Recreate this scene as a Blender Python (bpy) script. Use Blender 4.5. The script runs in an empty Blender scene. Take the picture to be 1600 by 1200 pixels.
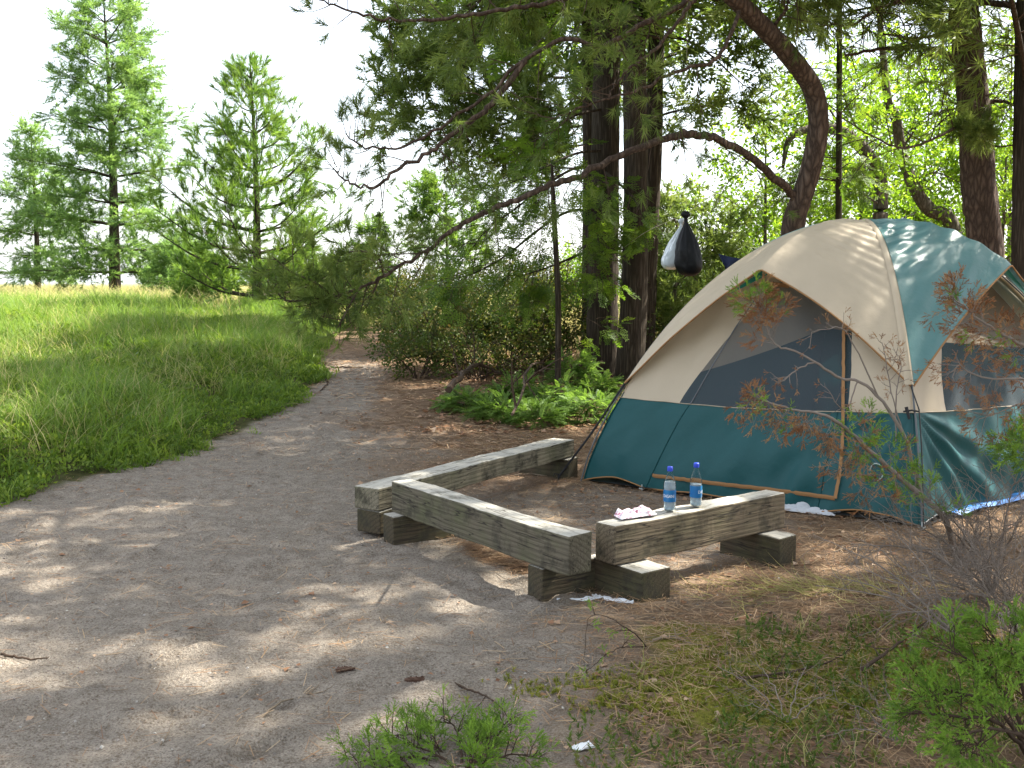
import bpy, math, random
import numpy as np
from mathutils import Vector, Matrix

R = math.radians
rng = np.random.default_rng(11)
random.seed(11)
SC = bpy.context.scene
COL = SC.collection

# ---------------------------------------------------------------- camera, sky, sun, exposure
CAM_H, PITCH, F = 1.55, R(5.85), 1600.0
cam = bpy.data.objects.new('camera', bpy.data.cameras.new('camera'))
cam.data.lens = 36; cam.data.sensor_width = 36
cam.data.clip_start = 0.05; cam.data.clip_end = 3000
cam.location = (0, 0, CAM_H); cam.rotation_euler = (math.pi / 2 - PITCH, 0, 0)
COL.objects.link(cam); SC.camera = cam

SUN_EL, SUN_AZ = R(50), R(62)            # azimuth from +Y (view direction) towards +X
W = bpy.data.worlds.new('World'); SC.world = W; W.use_nodes = True
nt = W.node_tree
bg = nt.nodes['Background']; sky = nt.nodes.new('ShaderNodeTexSky')
sky.sky_type = 'NISHITA'; sky.sun_disc = False
sky.sun_elevation = SUN_EL; sky.sun_rotation = SUN_AZ
sky.air_density = 1.0; sky.dust_density = 2.0; sky.ozone_density = 1.0
# thin bright cloud veil over the blue
veil = nt.nodes.new('ShaderNodeMix'); veil.data_type = 'RGBA'; veil.inputs[0].default_value = .55; veil.inputs[7].default_value = (6.8, 7.0, 7.2, 1)
nt.links.new(sky.outputs[0], veil.inputs[6]); nt.links.new(veil.outputs[2], bg.inputs[0]); bg.inputs[1].default_value = 0.088
sl = bpy.data.lights.new('sun', 'SUN'); sl.energy = 5.0; sl.angle = R(0.55); sl.color = (1, .94, .82)
so = bpy.data.objects.new('sun', sl); COL.objects.link(so)
sd = Vector((math.sin(SUN_AZ) * math.cos(SUN_EL), math.cos(SUN_AZ) * math.cos(SUN_EL), math.sin(SUN_EL)))
so.rotation_euler = sd.to_track_quat('Z', 'Y').to_euler(); so.location = (0, 0, 30)
vs = SC.view_settings
vs.view_transform = 'Standard'; vs.look = 'None'; vs.exposure = 2.02; vs.gamma = 1; vs.use_curve_mapping = False
SC.cycles.max_bounces = 7; SC.cycles.diffuse_bounces = 3; SC.cycles.transparent_max_bounces = 12
SC.cycles.transmission_bounces = 6; SC.cycles.glossy_bounces = 2
SC.cycles.sample_clamp_indirect = 6
SC.render.use_persistent_data = False

# ---------------------------------------------------------------- noise and terrain
_perm = np.random.default_rng(5).random((256, 256))
def vnoise(x, y):
    x = np.asarray(x, float); y = np.asarray(y, float)
    xi = np.floor(x).astype(int); yi = np.floor(y).astype(int)
    fx = x - xi; fy = y - yi
    fx = fx * fx * (3 - 2 * fx); fy = fy * fy * (3 - 2 * fy)
    g = lambda a, b: _perm[a & 255, b & 255]
    return (g(xi, yi) * (1 - fx) + g(xi + 1, yi) * fx) * (1 - fy) + (g(xi, yi + 1) * (1 - fx) + g(xi + 1, yi + 1) * fx) * fy
def fbm(x, y, o=4, s=1.0):
    v = 0; a = .5
    for k in range(o):
        v = v + a * (vnoise(x * s * 2 ** k + 17.3 * k, y * s * 2 ** k + 9.1 * k) - .5); a *= .55
    return v
def sstep(a, b, x):
    t = np.clip((np.asarray(x, float) - a) / (b - a), 0, 1)
    return t * t * (3 - 2 * t)
_ey = np.array([-5, 3, 5.6, 6.6, 7.2, 7.9, 9.2, 10.5, 12.0, 13.5, 15, 17, 60.])
_ex = np.array([-6, -5, -4.3, -3.9, -3.55, -3.25, -2.85, -2.72, -2.55, -2.55, -2.75, -3.2, -8.])
def edge_x(y): return np.interp(y, _ey, _ex)
def hgt(x, y):
    x = np.asarray(x, float); y = np.asarray(y, float)
    z = .55 * sstep(9.5, 20, y)
    z = z + (.33 + .30 * fbm(x, y, 2, .9)) * sstep(0, 1.3, edge_x(y) + .3 * fbm(x, y, 3, 1.2) - x) * sstep(3, 7, y)
    z = z + .22 * sstep(1.0, 3.6, x) * sstep(5.6, 2.4, y)
    z = z - .05 * np.exp(-((x - .4) ** 2 + (y - 6.6) ** 2) / 2.)
    near = sstep(16, 10, y)
    z = z + (.035 * fbm(x, y, 3, .7) + .045 * fbm(x + 30, y * 1.3, 4, 2.6)) * near * (.35 + .65 * sstep(1.4, -.5, x))
    z = z + .16 * fbm(x, y, 3, .22) * sstep(16, 26, y)
    z = z - 2.2 * sstep(55, 85, y)
    return z
def ray(px, py):
    a = (px - 800) / F; b = (600 - py) / F
    return Vector((a, math.cos(PITCH) + b * math.sin(PITCH), -math.sin(PITCH) + b * math.cos(PITCH)))
def Gp(px, py, dz=0.):
    d = ray(px, py); z = 0.
    for _ in range(30):
        t = (z + dz - CAM_H) / d.z; z = float(hgt(d.x * t, d.y * t))
        if t < 0 or t > 300: break
    return Vector((d.x * t, d.y * t, z + dz))
def atz(px, py, z):
    d = ray(px, py); t = (z - CAM_H) / d.z
    return Vector((d.x * t, d.y * t, z))
def at(px, py, Y):
    d = ray(px, py); t = Y / d.y
    return Vector((d.x * t, Y, CAM_H + d.z * t))

# ---------------------------------------------------------------- object helpers
class MB:
    """collects geometry (numpy), builds ONE mesh"""
    def __init__(s): s.v = []; s.f3 = []; s.f4 = []; s.a3 = []; s.a4 = []; s.n = 0; s.m3 = []; s.m4 = []
    def add(s, v, f, a=.5, m=0):
        v = np.asarray(v, float).reshape(-1, 3); f = np.asarray(f, int)
        if len(f) == 0: return
        s.v.append(v)
        k = f.shape[1]
        av = np.broadcast_to(np.asarray(a, float), (len(f),))
        (s.f3 if k == 3 else s.f4).append(f + s.n)
        (s.a3 if k == 3 else s.a4).append(av)
        (s.m3 if k == 3 else s.m4).append(np.full(len(f), m))
        s.n += len(v)
    def tube(s, pts, r0, r1=None, n=6, cap=True, a=.5, rough=0., m=0, wob=None):
        P = np.array([tuple(p) for p in pts], float)
        k = len(P)
        rad = np.linspace(r0, r0 if r1 is None else r1, k) if np.isscalar(r0) else np.asarray(r0, float)
        T = np.gradient(P, axis=0); T /= np.linalg.norm(T, axis=1)[:, None] + 1e-9
        up = np.array([0, 0, 1.]) if abs(T[:, 2]).mean() < .8 else np.array([1., 0, 0])
        A = np.cross(T, up); A /= np.linalg.norm(A, axis=1)[:, None] + 1e-9
        B = np.cross(T, A)
        th = np.linspace(0, 2 * math.pi, n, endpoint=False)
        rr = rad[:, None] * np.ones(n)
        if rough: rr = rr * (1 + rough * (rng.random((k, n)) - .5))
        V = P[:, None, :] + rr[..., None] * (np.cos(th)[None, :, None] * A[:, None, :] + np.sin(th)[None, :, None] * B[:, None, :])
        V = V.reshape(-1, 3)
        i = np.arange(k - 1)[:, None] * n; j = np.arange(n)[None, :]; j2 = (j + 1) % n
        q = np.stack([i + j, i + j2, i + n + j2, i + n + j], -1).reshape(-1, 4)
        s.add(V, q, a, m)
        if cap:
            for e, c in ((0, P[0]), ((k - 1) * n, P[-1])):
                V2 = np.vstack([V[e:e + n], c]); f = np.stack([np.arange(n), (np.arange(n) + 1) % n, np.full(n, n)], 1)
                s.add(V2, f, a, m)
    def stamp(s, tpl, pos, dirs, scale=1., flat=False, roll=None, a=None):
        tv, tf = tpl
        pos = np.asarray([tuple(p) for p in pos], float) if not isinstance(pos, np.ndarray) else pos
        N = len(pos)
        if N == 0: return
        D = np.asarray([tuple(p) for p in dirs], float) if not isinstance(dirs, np.ndarray) else dirs.copy()
        D = D / (np.linalg.norm(D, axis=1)[:, None] + 1e-9)
        if flat:
            up = np.tile([0, 0, 1.], (N, 1)) + rng.normal(0, .25, (N, 3))
        else:
            up = rng.normal(0, 1, (N, 3))
        X = np.cross(up, D); X /= np.linalg.norm(X, axis=1)[:, None] + 1e-9
        Y = np.cross(D, X)
        sc = np.broadcast_to(np.asarray(scale, float), (N,))
        V = (tv[None, :, 0:1] * X[:, None] + tv[None, :, 1:2] * Y[:, None] + tv[None, :, 2:3] * D[:, None]) * sc[:, None, None] + pos[:, None]
        f = (tf[None] + (np.arange(N) * len(tv))[:, None, None]).reshape(-1, tf.shape[1])
        av = np.repeat(rng.random(N) if a is None else np.broadcast_to(a, (N,)), len(tf))
        s.add(V.reshape(-1, 3), f, av)
    def build(s, name, mats, parent=None, smooth=False, loc=None):
        me = bpy.data.meshes.new(name)
        if s.n == 0: s.add([(0, 0, 0), (0, 0, .001), (0, .001, 0)], [(0, 1, 2)])
        V = np.vstack(s.v)
        if loc is not None: V = V - np.array(tuple(loc))
        f3 = np.vstack(s.f3) if s.f3 else np.zeros((0, 3), int)
        f4 = np.vstack(s.f4) if s.f4 else np.zeros((0, 4), int)
        nf = len(f3) + len(f4)
        me.vertices.add(len(V)); me.vertices.foreach_set('co', V.astype(np.float32).ravel())
        li = np.concatenate([f3.ravel(), f4.ravel()]).astype(np.int32)
        me.loops.add(len(li)); me.loops.foreach_set('vertex_index', li)
        me.polygons.add(nf)
        st = np.concatenate([np.arange(len(f3)) * 3, len(f3) * 3 + np.arange(len(f4)) * 4]).astype(np.int32)
        me.polygons.foreach_set('loop_start', st)
        for m in (mats if isinstance(mats, (list, tuple)) else [mats]): me.materials.append(m)
        mi = np.concatenate([*s.m3, *s.m4]).astype(np.int32)
        me.polygons.foreach_set('material_index', mi)
        me.polygons.foreach_set('use_smooth', np.full(nf, bool(smooth)))
        at_ = me.attributes.new('var', 'FLOAT', 'FACE')
        at_.data.foreach_set('value', np.concatenate([*s.a3, *s.a4]).astype(np.float32))
        me.update(calc_edges=True)
        o = bpy.data.objects.new(name, me); COL.objects.link(o)
        if parent is not None:
            o.parent = parent
            if loc is None:
                bpy_loc = -Vector(parent.location)
                o.matrix_parent_inverse = Matrix.Translation(bpy_loc) if parent.parent is None else Matrix.Identity(4)
        elif loc is not None: o.location = loc
        return o
def thing(name, label, cat, loc, group=None):
    o = bpy.data.objects.new(name, None); COL.objects.link(o)
    o.location = loc; o.empty_display_size = .1
    o['label'] = label; o['category'] = cat
    if group: o['group'] = group
    return o
def part(name, mb, mat, root, smooth=False):
    """mesh in world coordinates, parented to an unrotated Empty"""
    me_loc = Vector(root.location)
    if root.parent is not None: me_loc = me_loc + Vector(root.parent.location)
    o = mb.build(name, mat, None, smooth, loc=me_loc)
    o.parent = root; o.location = (0, 0, 0)
    return o
def subpart(name, mb, mat, parent_part, base, smooth=False):
    o = mb.build(name, mat, None, smooth, loc=base)
    o.parent = parent_part; o.location = (0, 0, 0)
    return o
def tag(o, label=None, cat=None, group=None, kind=None):
    if label: o['label'] = label
    if cat: o['category'] = cat
    if group: o['group'] = group
    if kind: o['kind'] = kind
    return o

# ---------------------------------------------------------------- materials
def newmat(name):
    m = bpy.data.materials.new(name); m.use_nodes = True
    return m, m.node_tree.nodes, m.node_tree.links
def col4(c): return (c[0], c[1], c[2], 1)
def ramp(N, L, fac, stops):
    r = N.new('ShaderNodeValToRGB'); cr = r.color_ramp
    while len(cr.elements) < len(stops): cr.elements.new(.5)
    for e, (p, c) in zip(cr.elements, stops): e.position = p; e.color = col4(c)
    L.new(fac, r.inputs[0]); return r.outputs[0]
def noise(N, L, scale, detail=3, rough=.55, vec=None, coord='Object'):
    n = N.new('ShaderNodeTexNoise'); n.inputs['Scale'].default_value = scale; n.inputs['Detail'].default_value = detail
    n.inputs['Roughness'].default_value = rough
    if vec is None:
        tc = N.new('ShaderNodeTexCoord'); vec = tc.outputs[coord]
    L.new(vec, n.inputs['Vector']); return n.outputs['Fac']
def mixc(N, L, f, a, b):
    m = N.new('ShaderNodeMix'); m.data_type = 'RGBA'
    if isinstance(f, (int, float)): m.inputs[0].default_value = f
    else: L.new(f, m.inputs[0])
    for k, c in ((6, a), (7, b)):
        if isinstance(c, tuple): m.inputs[k].default_value = col4(c)
        else: L.new(c, m.inputs[k])
    return m.outputs[2]
def foliage(name, stops, transl=.45, rough=.55, spec=.25, nscale=.8):
    m, N, L = newmat(name)
    N.remove(N['Principled BSDF'])
    at_ = N.new('ShaderNodeAttribute'); at_.attribute_name = 'var'
    nz = noise(N, L, nscale, 2)
    ad = N.new('ShaderNodeMath'); ad.operation = 'MULTIPLY_ADD'; ad.inputs[1].default_value = .6
    L.new(at_.outputs['Fac'], ad.inputs[0])
    mu = N.new('ShaderNodeMath'); mu.operation = 'MULTIPLY'; mu.inputs[1].default_value = .4
    L.new(nz, mu.inputs[0]); L.new(mu.outputs[0], ad.inputs[2])
    c = ramp(N, L, ad.outputs[0], stops)
    p = N.new('ShaderNodeBsdfPrincipled'); L.new(c, p.inputs['Base Color'])
    p.inputs['Roughness'].default_value = rough; p.inputs['Specular IOR Level'].default_value = spec
    t = N.new('ShaderNodeBsdfTranslucent')
    hs = N.new('ShaderNodeHueSaturation'); hs.inputs['Value'].default_value = 1.5; hs.inputs['Saturation'].default_value = 1.1
    hs.inputs['Hue'].default_value = .49
    L.new(c, hs.inputs['Color']); L.new(hs.outputs[0], t.inputs[0])
    mx = N.new('ShaderNodeMixShader'); mx.inputs[0].default_value = transl
    L.new(p.outputs[0], mx.inputs[1]); L.new(t.outputs[0], mx.inputs[2])
    L.new(mx.outputs[0], N['Material Output'].inputs[0])
    return m
def simple(name, c, rough=.6, spec=.4, metal=0., bump=0., bscale=40., var=None, **kw):
    m, N, L = newmat(name); p = N['Principled BSDF']
    p.inputs['Roughness'].default_value = rough; p.inputs['Specular IOR Level'].default_value = spec
    p.inputs['Metallic'].default_value = metal
    nz = noise(N, L, bscale, 4)
    c2 = tuple(x * .78 for x in c) if var is None else var
    L.new(mixc(N, L, nz, c2, c), p.inputs['Base Color'])
    if bump:
        b = N.new('ShaderNodeBump'); b.inputs['Strength'].default_value = bump; b.inputs['Distance'].default_value = .01
        L.new(nz, b.inputs['Height']); L.new(b.outputs[0], p.inputs['Normal'])
    for k, v in kw.items(): p.inputs[k].default_value = v
    return m
def bark(name, dark, mid, light, sx=22, sz=4.5, dist=.03):
    m, N, L = newmat(name); p = N['Principled BSDF']
    tc = N.new('ShaderNodeTexCoord'); mp = N.new('ShaderNodeMapping'); mp.inputs['Scale'].default_value = (sx, sx, sz)
    L.new(tc.outputs['Object'], mp.inputs[0])
    v = N.new('ShaderNodeTexVoronoi'); v.feature = 'DISTANCE_TO_EDGE'; v.inputs['Scale'].default_value = 1.0
    nz = noise(N, L, 1.2, 5, .65, mp.outputs[0])
    va = N.new('ShaderNodeVectorMath'); va.operation = 'MULTIPLY_ADD'; va.inputs[1].default_value = (1, 1, 1)
    cmb = N.new('ShaderNodeCombineXYZ'); L.new(nz, cmb.inputs[0]); L.new(nz, cmb.inputs[1]); L.new(nz, cmb.inputs[2])
    L.new(mp.outputs[0], va.inputs[0]); L.new(cmb.outputs[0], va.inputs[2]); L.new(va.outputs[0], v.inputs['Vector'])
    mu = N.new('ShaderNodeMath'); mu.operation = 'MULTIPLY'; L.new(v.outputs['Distance'], mu.inputs[0]); L.new(nz, mu.inputs[1])
    big = noise(N, L, 2.3, 3)
    c1 = ramp(N, L, mu.outputs[0], [(0, dark), (.10, mid), (.3, light)])
    c2 = mixc(N, L, big, c1, mixc(N, L, .5, c1, mid)); L.new(c2, p.inputs['Base Color'])
    p.inputs['Roughness'].default_value = .9; p.inputs['Specular IOR Level'].default_value = .15
    b = N.new('ShaderNodeBump'); b.inputs['Strength'].default_value = .9; b.inputs['Distance'].default_value = dist
    L.new(mu.outputs[0], b.inputs['Height']); L.new(b.outputs[0], p.inputs['Normal'])
    return m

M = {}
M['pine'] = foliage('red_pine_needles', [(.1, (.055, .09, .024)), (.5, (.12, .175, .042)), (.9, (.23, .29, .08))])
M['pine_bright'] = foliage('sunlit_pine_needles', [(.1, (.065, .13, .028)), (.5, (.12, .21, .04)), (.9, (.20, .29, .06))], .5)  # lit copy of the pine needles, sunlight painted into a greener colour
M['white_pine'] = foliage('white_pine_needles', [(.1, (.09, .17, .055)), (.5, (.15, .25, .07)), (.9, (.23, .34, .10))], .55)
M['hemlock'] = foliage('hemlock_sprays', [(.1, (.045, .09, .018)), (.5, (.095, .17, .026)), (.9, (.19, .28, .045))], .5)
M['seedling'] = foliage('fir_seedling_sprays', [(.1, (.06, .12, .025)), (.5, (.12, .21, .04)), (.9, (.21, .33, .08))], .45)
M['leaf'] = foliage('broad_leaves', [(.1, (.07, .14, .02)), (.5, (.15, .26, .035)), (.9, (.28, .40, .06))], .6)
M['leaf_shrub'] = foliage('shrub_leaves', [(.1, (.030, .058, .012)), (.55, (.068, .10, .02)), (.78, (.13, .12, .03)), (.95, (.15, .055, .025))], .35)
M['juniper'] = foliage('juniper_needles', [(.1, (.08, .15, .025)), (.5, (.17, .29, .045)), (.9, (.28, .42, .07))], .35)
M['juniper_dry'] = foliage('dry_juniper_needles', [(.1, (.15, .07, .03)), (.5, (.30, .155, .07)), (.78, (.40, .25, .12)), (.93, (.22, .26, .06))], .3)
M['grass'] = foliage('meadow_grass', [(.1, (.075, .14, .025)), (.5, (.135, .235, .042)), (.9, (.26, .36, .08))], .45, nscale=.5)
M['creeper'] = foliage('creeping_green_shoots', [(.1, (.05, .10, .016)), (.5, (.115, .19, .03)), (.9, (.25, .33, .06))], .4)
M['dry_grass'] = foliage('dry_grass', [(.1, (.22, .24, .08)), (.5, (.36, .34, .14)), (.9, (.5, .44, .22))], .45)
M['moss'] = foliage('moss', [(.1, (.10, .13, .02)), (.5, (.20, .22, .03)), (.9, (.34, .32, .06))], .2)
M['needles_litter'] = foliage('fallen_needles', [(.1, (.13, .07, .04)), (.5, (.28, .17, .09)), (.9, (.48, .36, .22))], .15, nscale=3)
M['dead_leaf'] = foliage('dead_leaves', [(.1, (.12, .06, .035)), (.5, (.28, .15, .08)), (.9, (.5, .38, .27))], .2, nscale=5)
M['bark_red'] = bark('red_pine_bark', (.028, .020, .016), (.095, .066, .050), (.22, .165, .13), 20, 5, .05)
M['bark_dark'] = bark('cedar_bark', (.018, .014, .010), (.055, .043, .032), (.115, .095, .07), 30, 2.2)
M['bark_grey'] = bark('grey_bark', (.04, .033, .027), (.12, .10, .08), (.24, .21, .17))
M['twig_dark'] = simple('dark_twigs', (.075, .052, .038), .9, .1, bscale=20)
M['twig_grey'] = simple('grey_twigs', (.25, .21, .18), .9, .1, bscale=25)
M['wood_dead'] = simple('dead_wood', (.24, .19, .14), .9, .1, bump=.4, bscale=60)

# ---------------------------------------------------------------- leaf templates (z = growth direction)
def tri_needles(n, twig, ln, wd, a0=25, a1=60, seed=0, tip=True, jit=.25):
    r = np.random.default_rng(seed); V = []; Fc = []
    for i in range(n):
        z = twig * (r.random() ** .8)
        ph = r.random() * 6.283; an = R(a0 + (a1 - a0) * r.random())
        if tip and z > twig * .85: an *= .6
        l = ln * (1 + jit * (r.random() - .5) * 2)
        d = np.array([math.cos(ph) * math.sin(an), math.sin(ph) * math.sin(an), math.cos(an)])
        w = np.cross(d, r.normal(0, 1, 3)); w = w / np.linalg.norm(w) * wd / 2
        b = np.array([0, 0, z])
        k = len(V); V += [b - w, b + w, b + d * l]; Fc.append((k, k + 1, k + 2))
    return np.array(V), np.array(Fc)
T_BRUSH = tri_needles(38, .09, .125, .0055, 20, 70, 1)             # near red pine tuft
T_BRUSH2 = tri_needles(26, .16, .13, .011, 20, 55, 2)             # red pine tuft farther off
T_BRUSHFAR = tri_needles(40, .26, .15, .013, 18, 50, 3)           # young pine in the meadow
T_SOFT = tri_needles(24, .22, .15, .022, 20, 80, 4)               # white pine plume
T_SOFTFAR = tri_needles(26, .38, .24, .030, 25, 85, 5)
T_SOFTFAR = (T_SOFTFAR[0] * np.array([1, .4, 1]), T_SOFTFAR[1])
T_JUNI = tri_needles(60, .085, .017, .0032, 25, 60, 6)
def spray(nside, ln, w, leaf, seed=0, sub=True):
    """flat spray: leaflets either side of a stem, in the x-z plane"""
    r = np.random.default_rng(seed); V = []; Fc = []
    def leaflet(b, d, l, ww):
        s_ = np.cross(d, [0, 1, 0]); s_ = s_ / (np.linalg.norm(s_) + 1e-9)
        k = len(V); m = b + d * l * .45 + np.array([0, (r.random() - .5) * .2 * l, 0])
        V.extend([b, m + s_ * ww / 2, b + d * l + np.array([0, (r.random() - .6) * .25 * l, 0]), m - s_ * ww / 2]); Fc.append((k, k + 1, k + 2, k + 3))
    for i in range(nside):
        z = ln * (i + .5) / nside
        lf = leaf * (1 - .55 * i / nside) * (.8 + .4 * r.random())
        for sx in (-1, 1):
            d = np.array([sx * math.sin(R(55)), (r.random() - .5) * .25, math.cos(R(55))])
            b = np.array([0, 0, z]) + np.array([0, -(z / ln) ** 2 * .15 * ln, 0])
            if sub:
                for q in range(4):
                    bb = b + d * lf * q / 4
                    d2 = d * .7 + np.array([0, 0, .7]) * (1 if q % 2 else -.2); d2 /= np.linalg.norm(d2)
                    leaflet(bb, d2, lf * .34, w)
                leaflet(b + d * lf * .75, d, lf * .35, w)
            else: leaflet(b, d, lf, w)
    leaflet(np.array([0, -.15 * ln, ln * .95]), np.array([0, 0, 1.]), leaf * .5, w)
    return np.array(V), np.array(Fc)
T_HEM = spray(7, .20, .020, .085, 1)
T_HEMFAR = spray(5, .30, .05, .16, 2, False)
T_FIR = spray(9, .14, .014, .040, 3, False)
def leaves(n, rad, l, w, seed=0):
    r = np.random.default_rng(seed); V = []; Fc = []
    for i in range(n):
        b = r.normal(0, rad / 2, 3); b[2] = abs(b[2]) + .0
        d = b / (np.linalg.norm(b) + 1e-6) + r.normal(0, .5, 3) + np.array([0, 0, .2]); d /= np.linalg.norm(d)
        s_ = np.cross(d, r.normal(0, 1, 3)); s_ /= np.linalg.norm(s_); nn = np.cross(d, s_)
        L_ = l * (.7 + .6 * r.random()); k = len(V)
        V += [b, b + d * L_ * .45 + s_ * w / 2 + nn * w * .15, b + d * L_, b + d * L_ * .45 - s_ * w / 2 + nn * w * .15]; Fc.append((k, k + 1, k + 2, k + 3))
    return np.array(V), np.array(Fc)
T_LEAF = leaves(7, .16, .09, .05, 1)
T_LEAFS = leaves(6, .10, .055, .028, 2)
def blade(h, w, bend, seg=3, seed=0):
    V = []; Fc = []
    for i in range(seg):
        t = i / seg; ww = w * (1 - t * .75)
        y = bend * h * t * t; z = h * (t - .3 * bend * t * t)
        V += [(-ww / 2, y, z), (ww / 2, y, z)]
    V.append((0, bend * h, h * (1 - .3 * bend)))
    for i in range(seg - 1):
        k = 2 * i; Fc += [(k, k + 1, k + 3), (k, k + 3, k + 2)]
    k = 2 * (seg - 1); Fc.append((k, k + 1, k + 2))
    return np.array(V, float), np.array(Fc)
def clump(n, h, w, spread, seed=0, seg=2):
    r = np.random.default_rng(seed); VV = []; FF = []; k = 0
    for i in range(n):
        v, f = blade(h * (.6 + .6 * r.random()), w, .25 + .9 * r.random(), seg)
        a = r.random() * 6.283; c, s_ = math.cos(a), math.sin(a)
        v = v @ np.array([[c, s_, 0], [-s_, c, 0], [0, 0, 1]]) + np.array([r.normal(0, spread), r.normal(0, spread), 0])
        VV.append(v); FF.append(f + k); k += len(v)
    return np.vstack(VV), np.vstack(FF)
def rnd_unit():
    v = rng.normal(0, 1, 3); return v / np.linalg.norm(v)
def smooth_path(pts, n):
    """Catmull-Rom through the points"""
    P = np.array([tuple(p) for p in pts], float); k = len(P)
    P = np.vstack([2 * P[0] - P[1], P, 2 * P[-1] - P[-2]])
    out = []
    for t in np.linspace(0, k - 1 - 1e-6, n):
        i = int(t); f = t - i; a, b, c, d = P[i:i + 4]
        out.append(.5 * ((2 * b) + (-a + c) * f + (2 * a - 5 * b + 4 * c - d) * f * f + (-a + 3 * b - 3 * c + d) * f ** 3))
    return np.array(out)
def nrm(v): return v / (np.linalg.norm(v) + 1e-9)
class Tree:
    """limbs go to .w (wood), growing tips to .sites (position, direction)"""
    def __init__(s): s.w = MB(); s.t = MB(); s.sites = []
    def limb(s, pts, r0, r1, n=8, seg=None, rough=.12, wob=0.):
        P = smooth_path(pts, seg or max(6, len(pts) * 4))
        if wob: P[1:-1] += rng.normal(0, wob, (len(P) - 2, 3))
        s.w.tube(P, r0, r1, n, rough=rough); return P
    def twigs(s, P, num, L, u0=.2, u1=1., up=0., fwd=.6, r=.006, sub=3, taper=.5, droop=0., flat=0., step=.5, side=None, curl=0.):
        """side shoots off the path P; sub-shoots carry the foliage sites"""
        k = len(P)
        for i in range(num):
            u = u0 + (u1 - u0) * (i + rng.random()) / num; x = u * (k - 1.001); j = int(x); f = x - j
            b = P[j] * (1 - f) + P[j + 1] * f; T = nrm(P[j + 1] - P[j])
            a = rnd_unit()
            if flat: a[2] *= (1 - flat)
            a = nrm(a - T * a.dot(T)); 
            if side is not None: a = nrm(a + np.array(side))
            d = nrm(a + T * fwd + np.array([0, 0, up]))
            l = L * (1 - taper * (u - u0) / (u1 - u0 + 1e-6)) * (.65 + .7 * rng.random())
            s.shoot(b, d, l, r, sub, droop, flat, step, curl)
    def shoot(s, b, d, l, r, sub, droop=0., flat=0., step=.5, curl=0.):
        pts = [b]; p = b.copy(); dd = d.copy(); m = 4
        for q in range(m):
            dd = nrm(dd + rng.normal(0, .13, 3) + np.array([0, 0, -droop + curl * q / m])); p = p + dd * l / m; pts.append(p.copy())
        s.t.tube(pts, r, r * .35, 3, cap=False)
        s.sites.append((pts[-1], dd))
        n = int(sub)
        for q in range(n):
            u = .25 + .7 * (q + rng.random()) / n; x = u * (m - .001); j = int(x); f = x - j
            c = pts[j] * (1 - f) + pts[j + 1] * f; T = nrm(pts[j + 1] - pts[j])
            a = rnd_unit()
            if flat: a[2] *= (1 - flat)
            a = nrm(a - T * a.dot(T)); e = nrm(a * .8 + T * .8 + np.array([0, 0, -droop + curl]))
            ll = l * step * (.4 + .6 * rng.random()) * (1.1 - u)
            tip = c + e * ll
            s.t.tube([c, c + e * ll * .5 + rng.normal(0, ll * .05, 3), tip], r * .5, r * .25, 3, cap=False)
            s.sites.append((tip, e))
            if ll > .14: s.sites.append((c + e * ll * .55, nrm(e + rng.normal(0, .4, 3))))
    def foliage(s, mb, tpl, scale=1., flat=False, extra=0, spread=.1, keep=1.):
        if not s.sites: return
        extra = extra if extra < 2 else extra - 1
        Pz = np.array([p for p, _ in s.sites]); D = np.array([d for _, d in s.sites])
        if keep < 1:
            m = rng.random(len(Pz)) < keep; Pz = Pz[m]; D = D[m]
        for e in range(extra + 1):
            q = Pz if e == 0 else Pz + rng.normal(0, spread, Pz.shape)
            dd = D if e == 0 else D + rng.normal(0, .5, D.shape)
            mb.stamp(tpl, q, dd, scale * (.75 + .5 * rng.random(len(q))), flat)
        s.sites = []
def merge(tw, leaf):
    """twigs (first material) and foliage (second material) as one crown mesh"""
    o = MB()
    for src, mi in ((tw, 0), (leaf, 1)):
        off = o.n
        o.v += src.v; o.n += src.n
        o.f3 += [f + off for f in src.f3]; o.f4 += [f + off for f in src.f4]; o.a3 += src.a3; o.a4 += src.a4
        o.m3 += [np.full(len(f), mi) for f in src.f3]; o.m4 += [np.full(len(f), mi) for f in src.f4]
    return o
def tree_obj(name, label, cat, base, T, crown, bark_m, fol_m, twig_m=None, group=None, crown_name='crown'):
    root = thing(name, label, cat, base, group)
    part('trunk', T.w, bark_m, root, True)
    part(crown_name, merge(T.t, crown), [twig_m or M['twig_dark'], fol_m], root)
    return root
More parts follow.
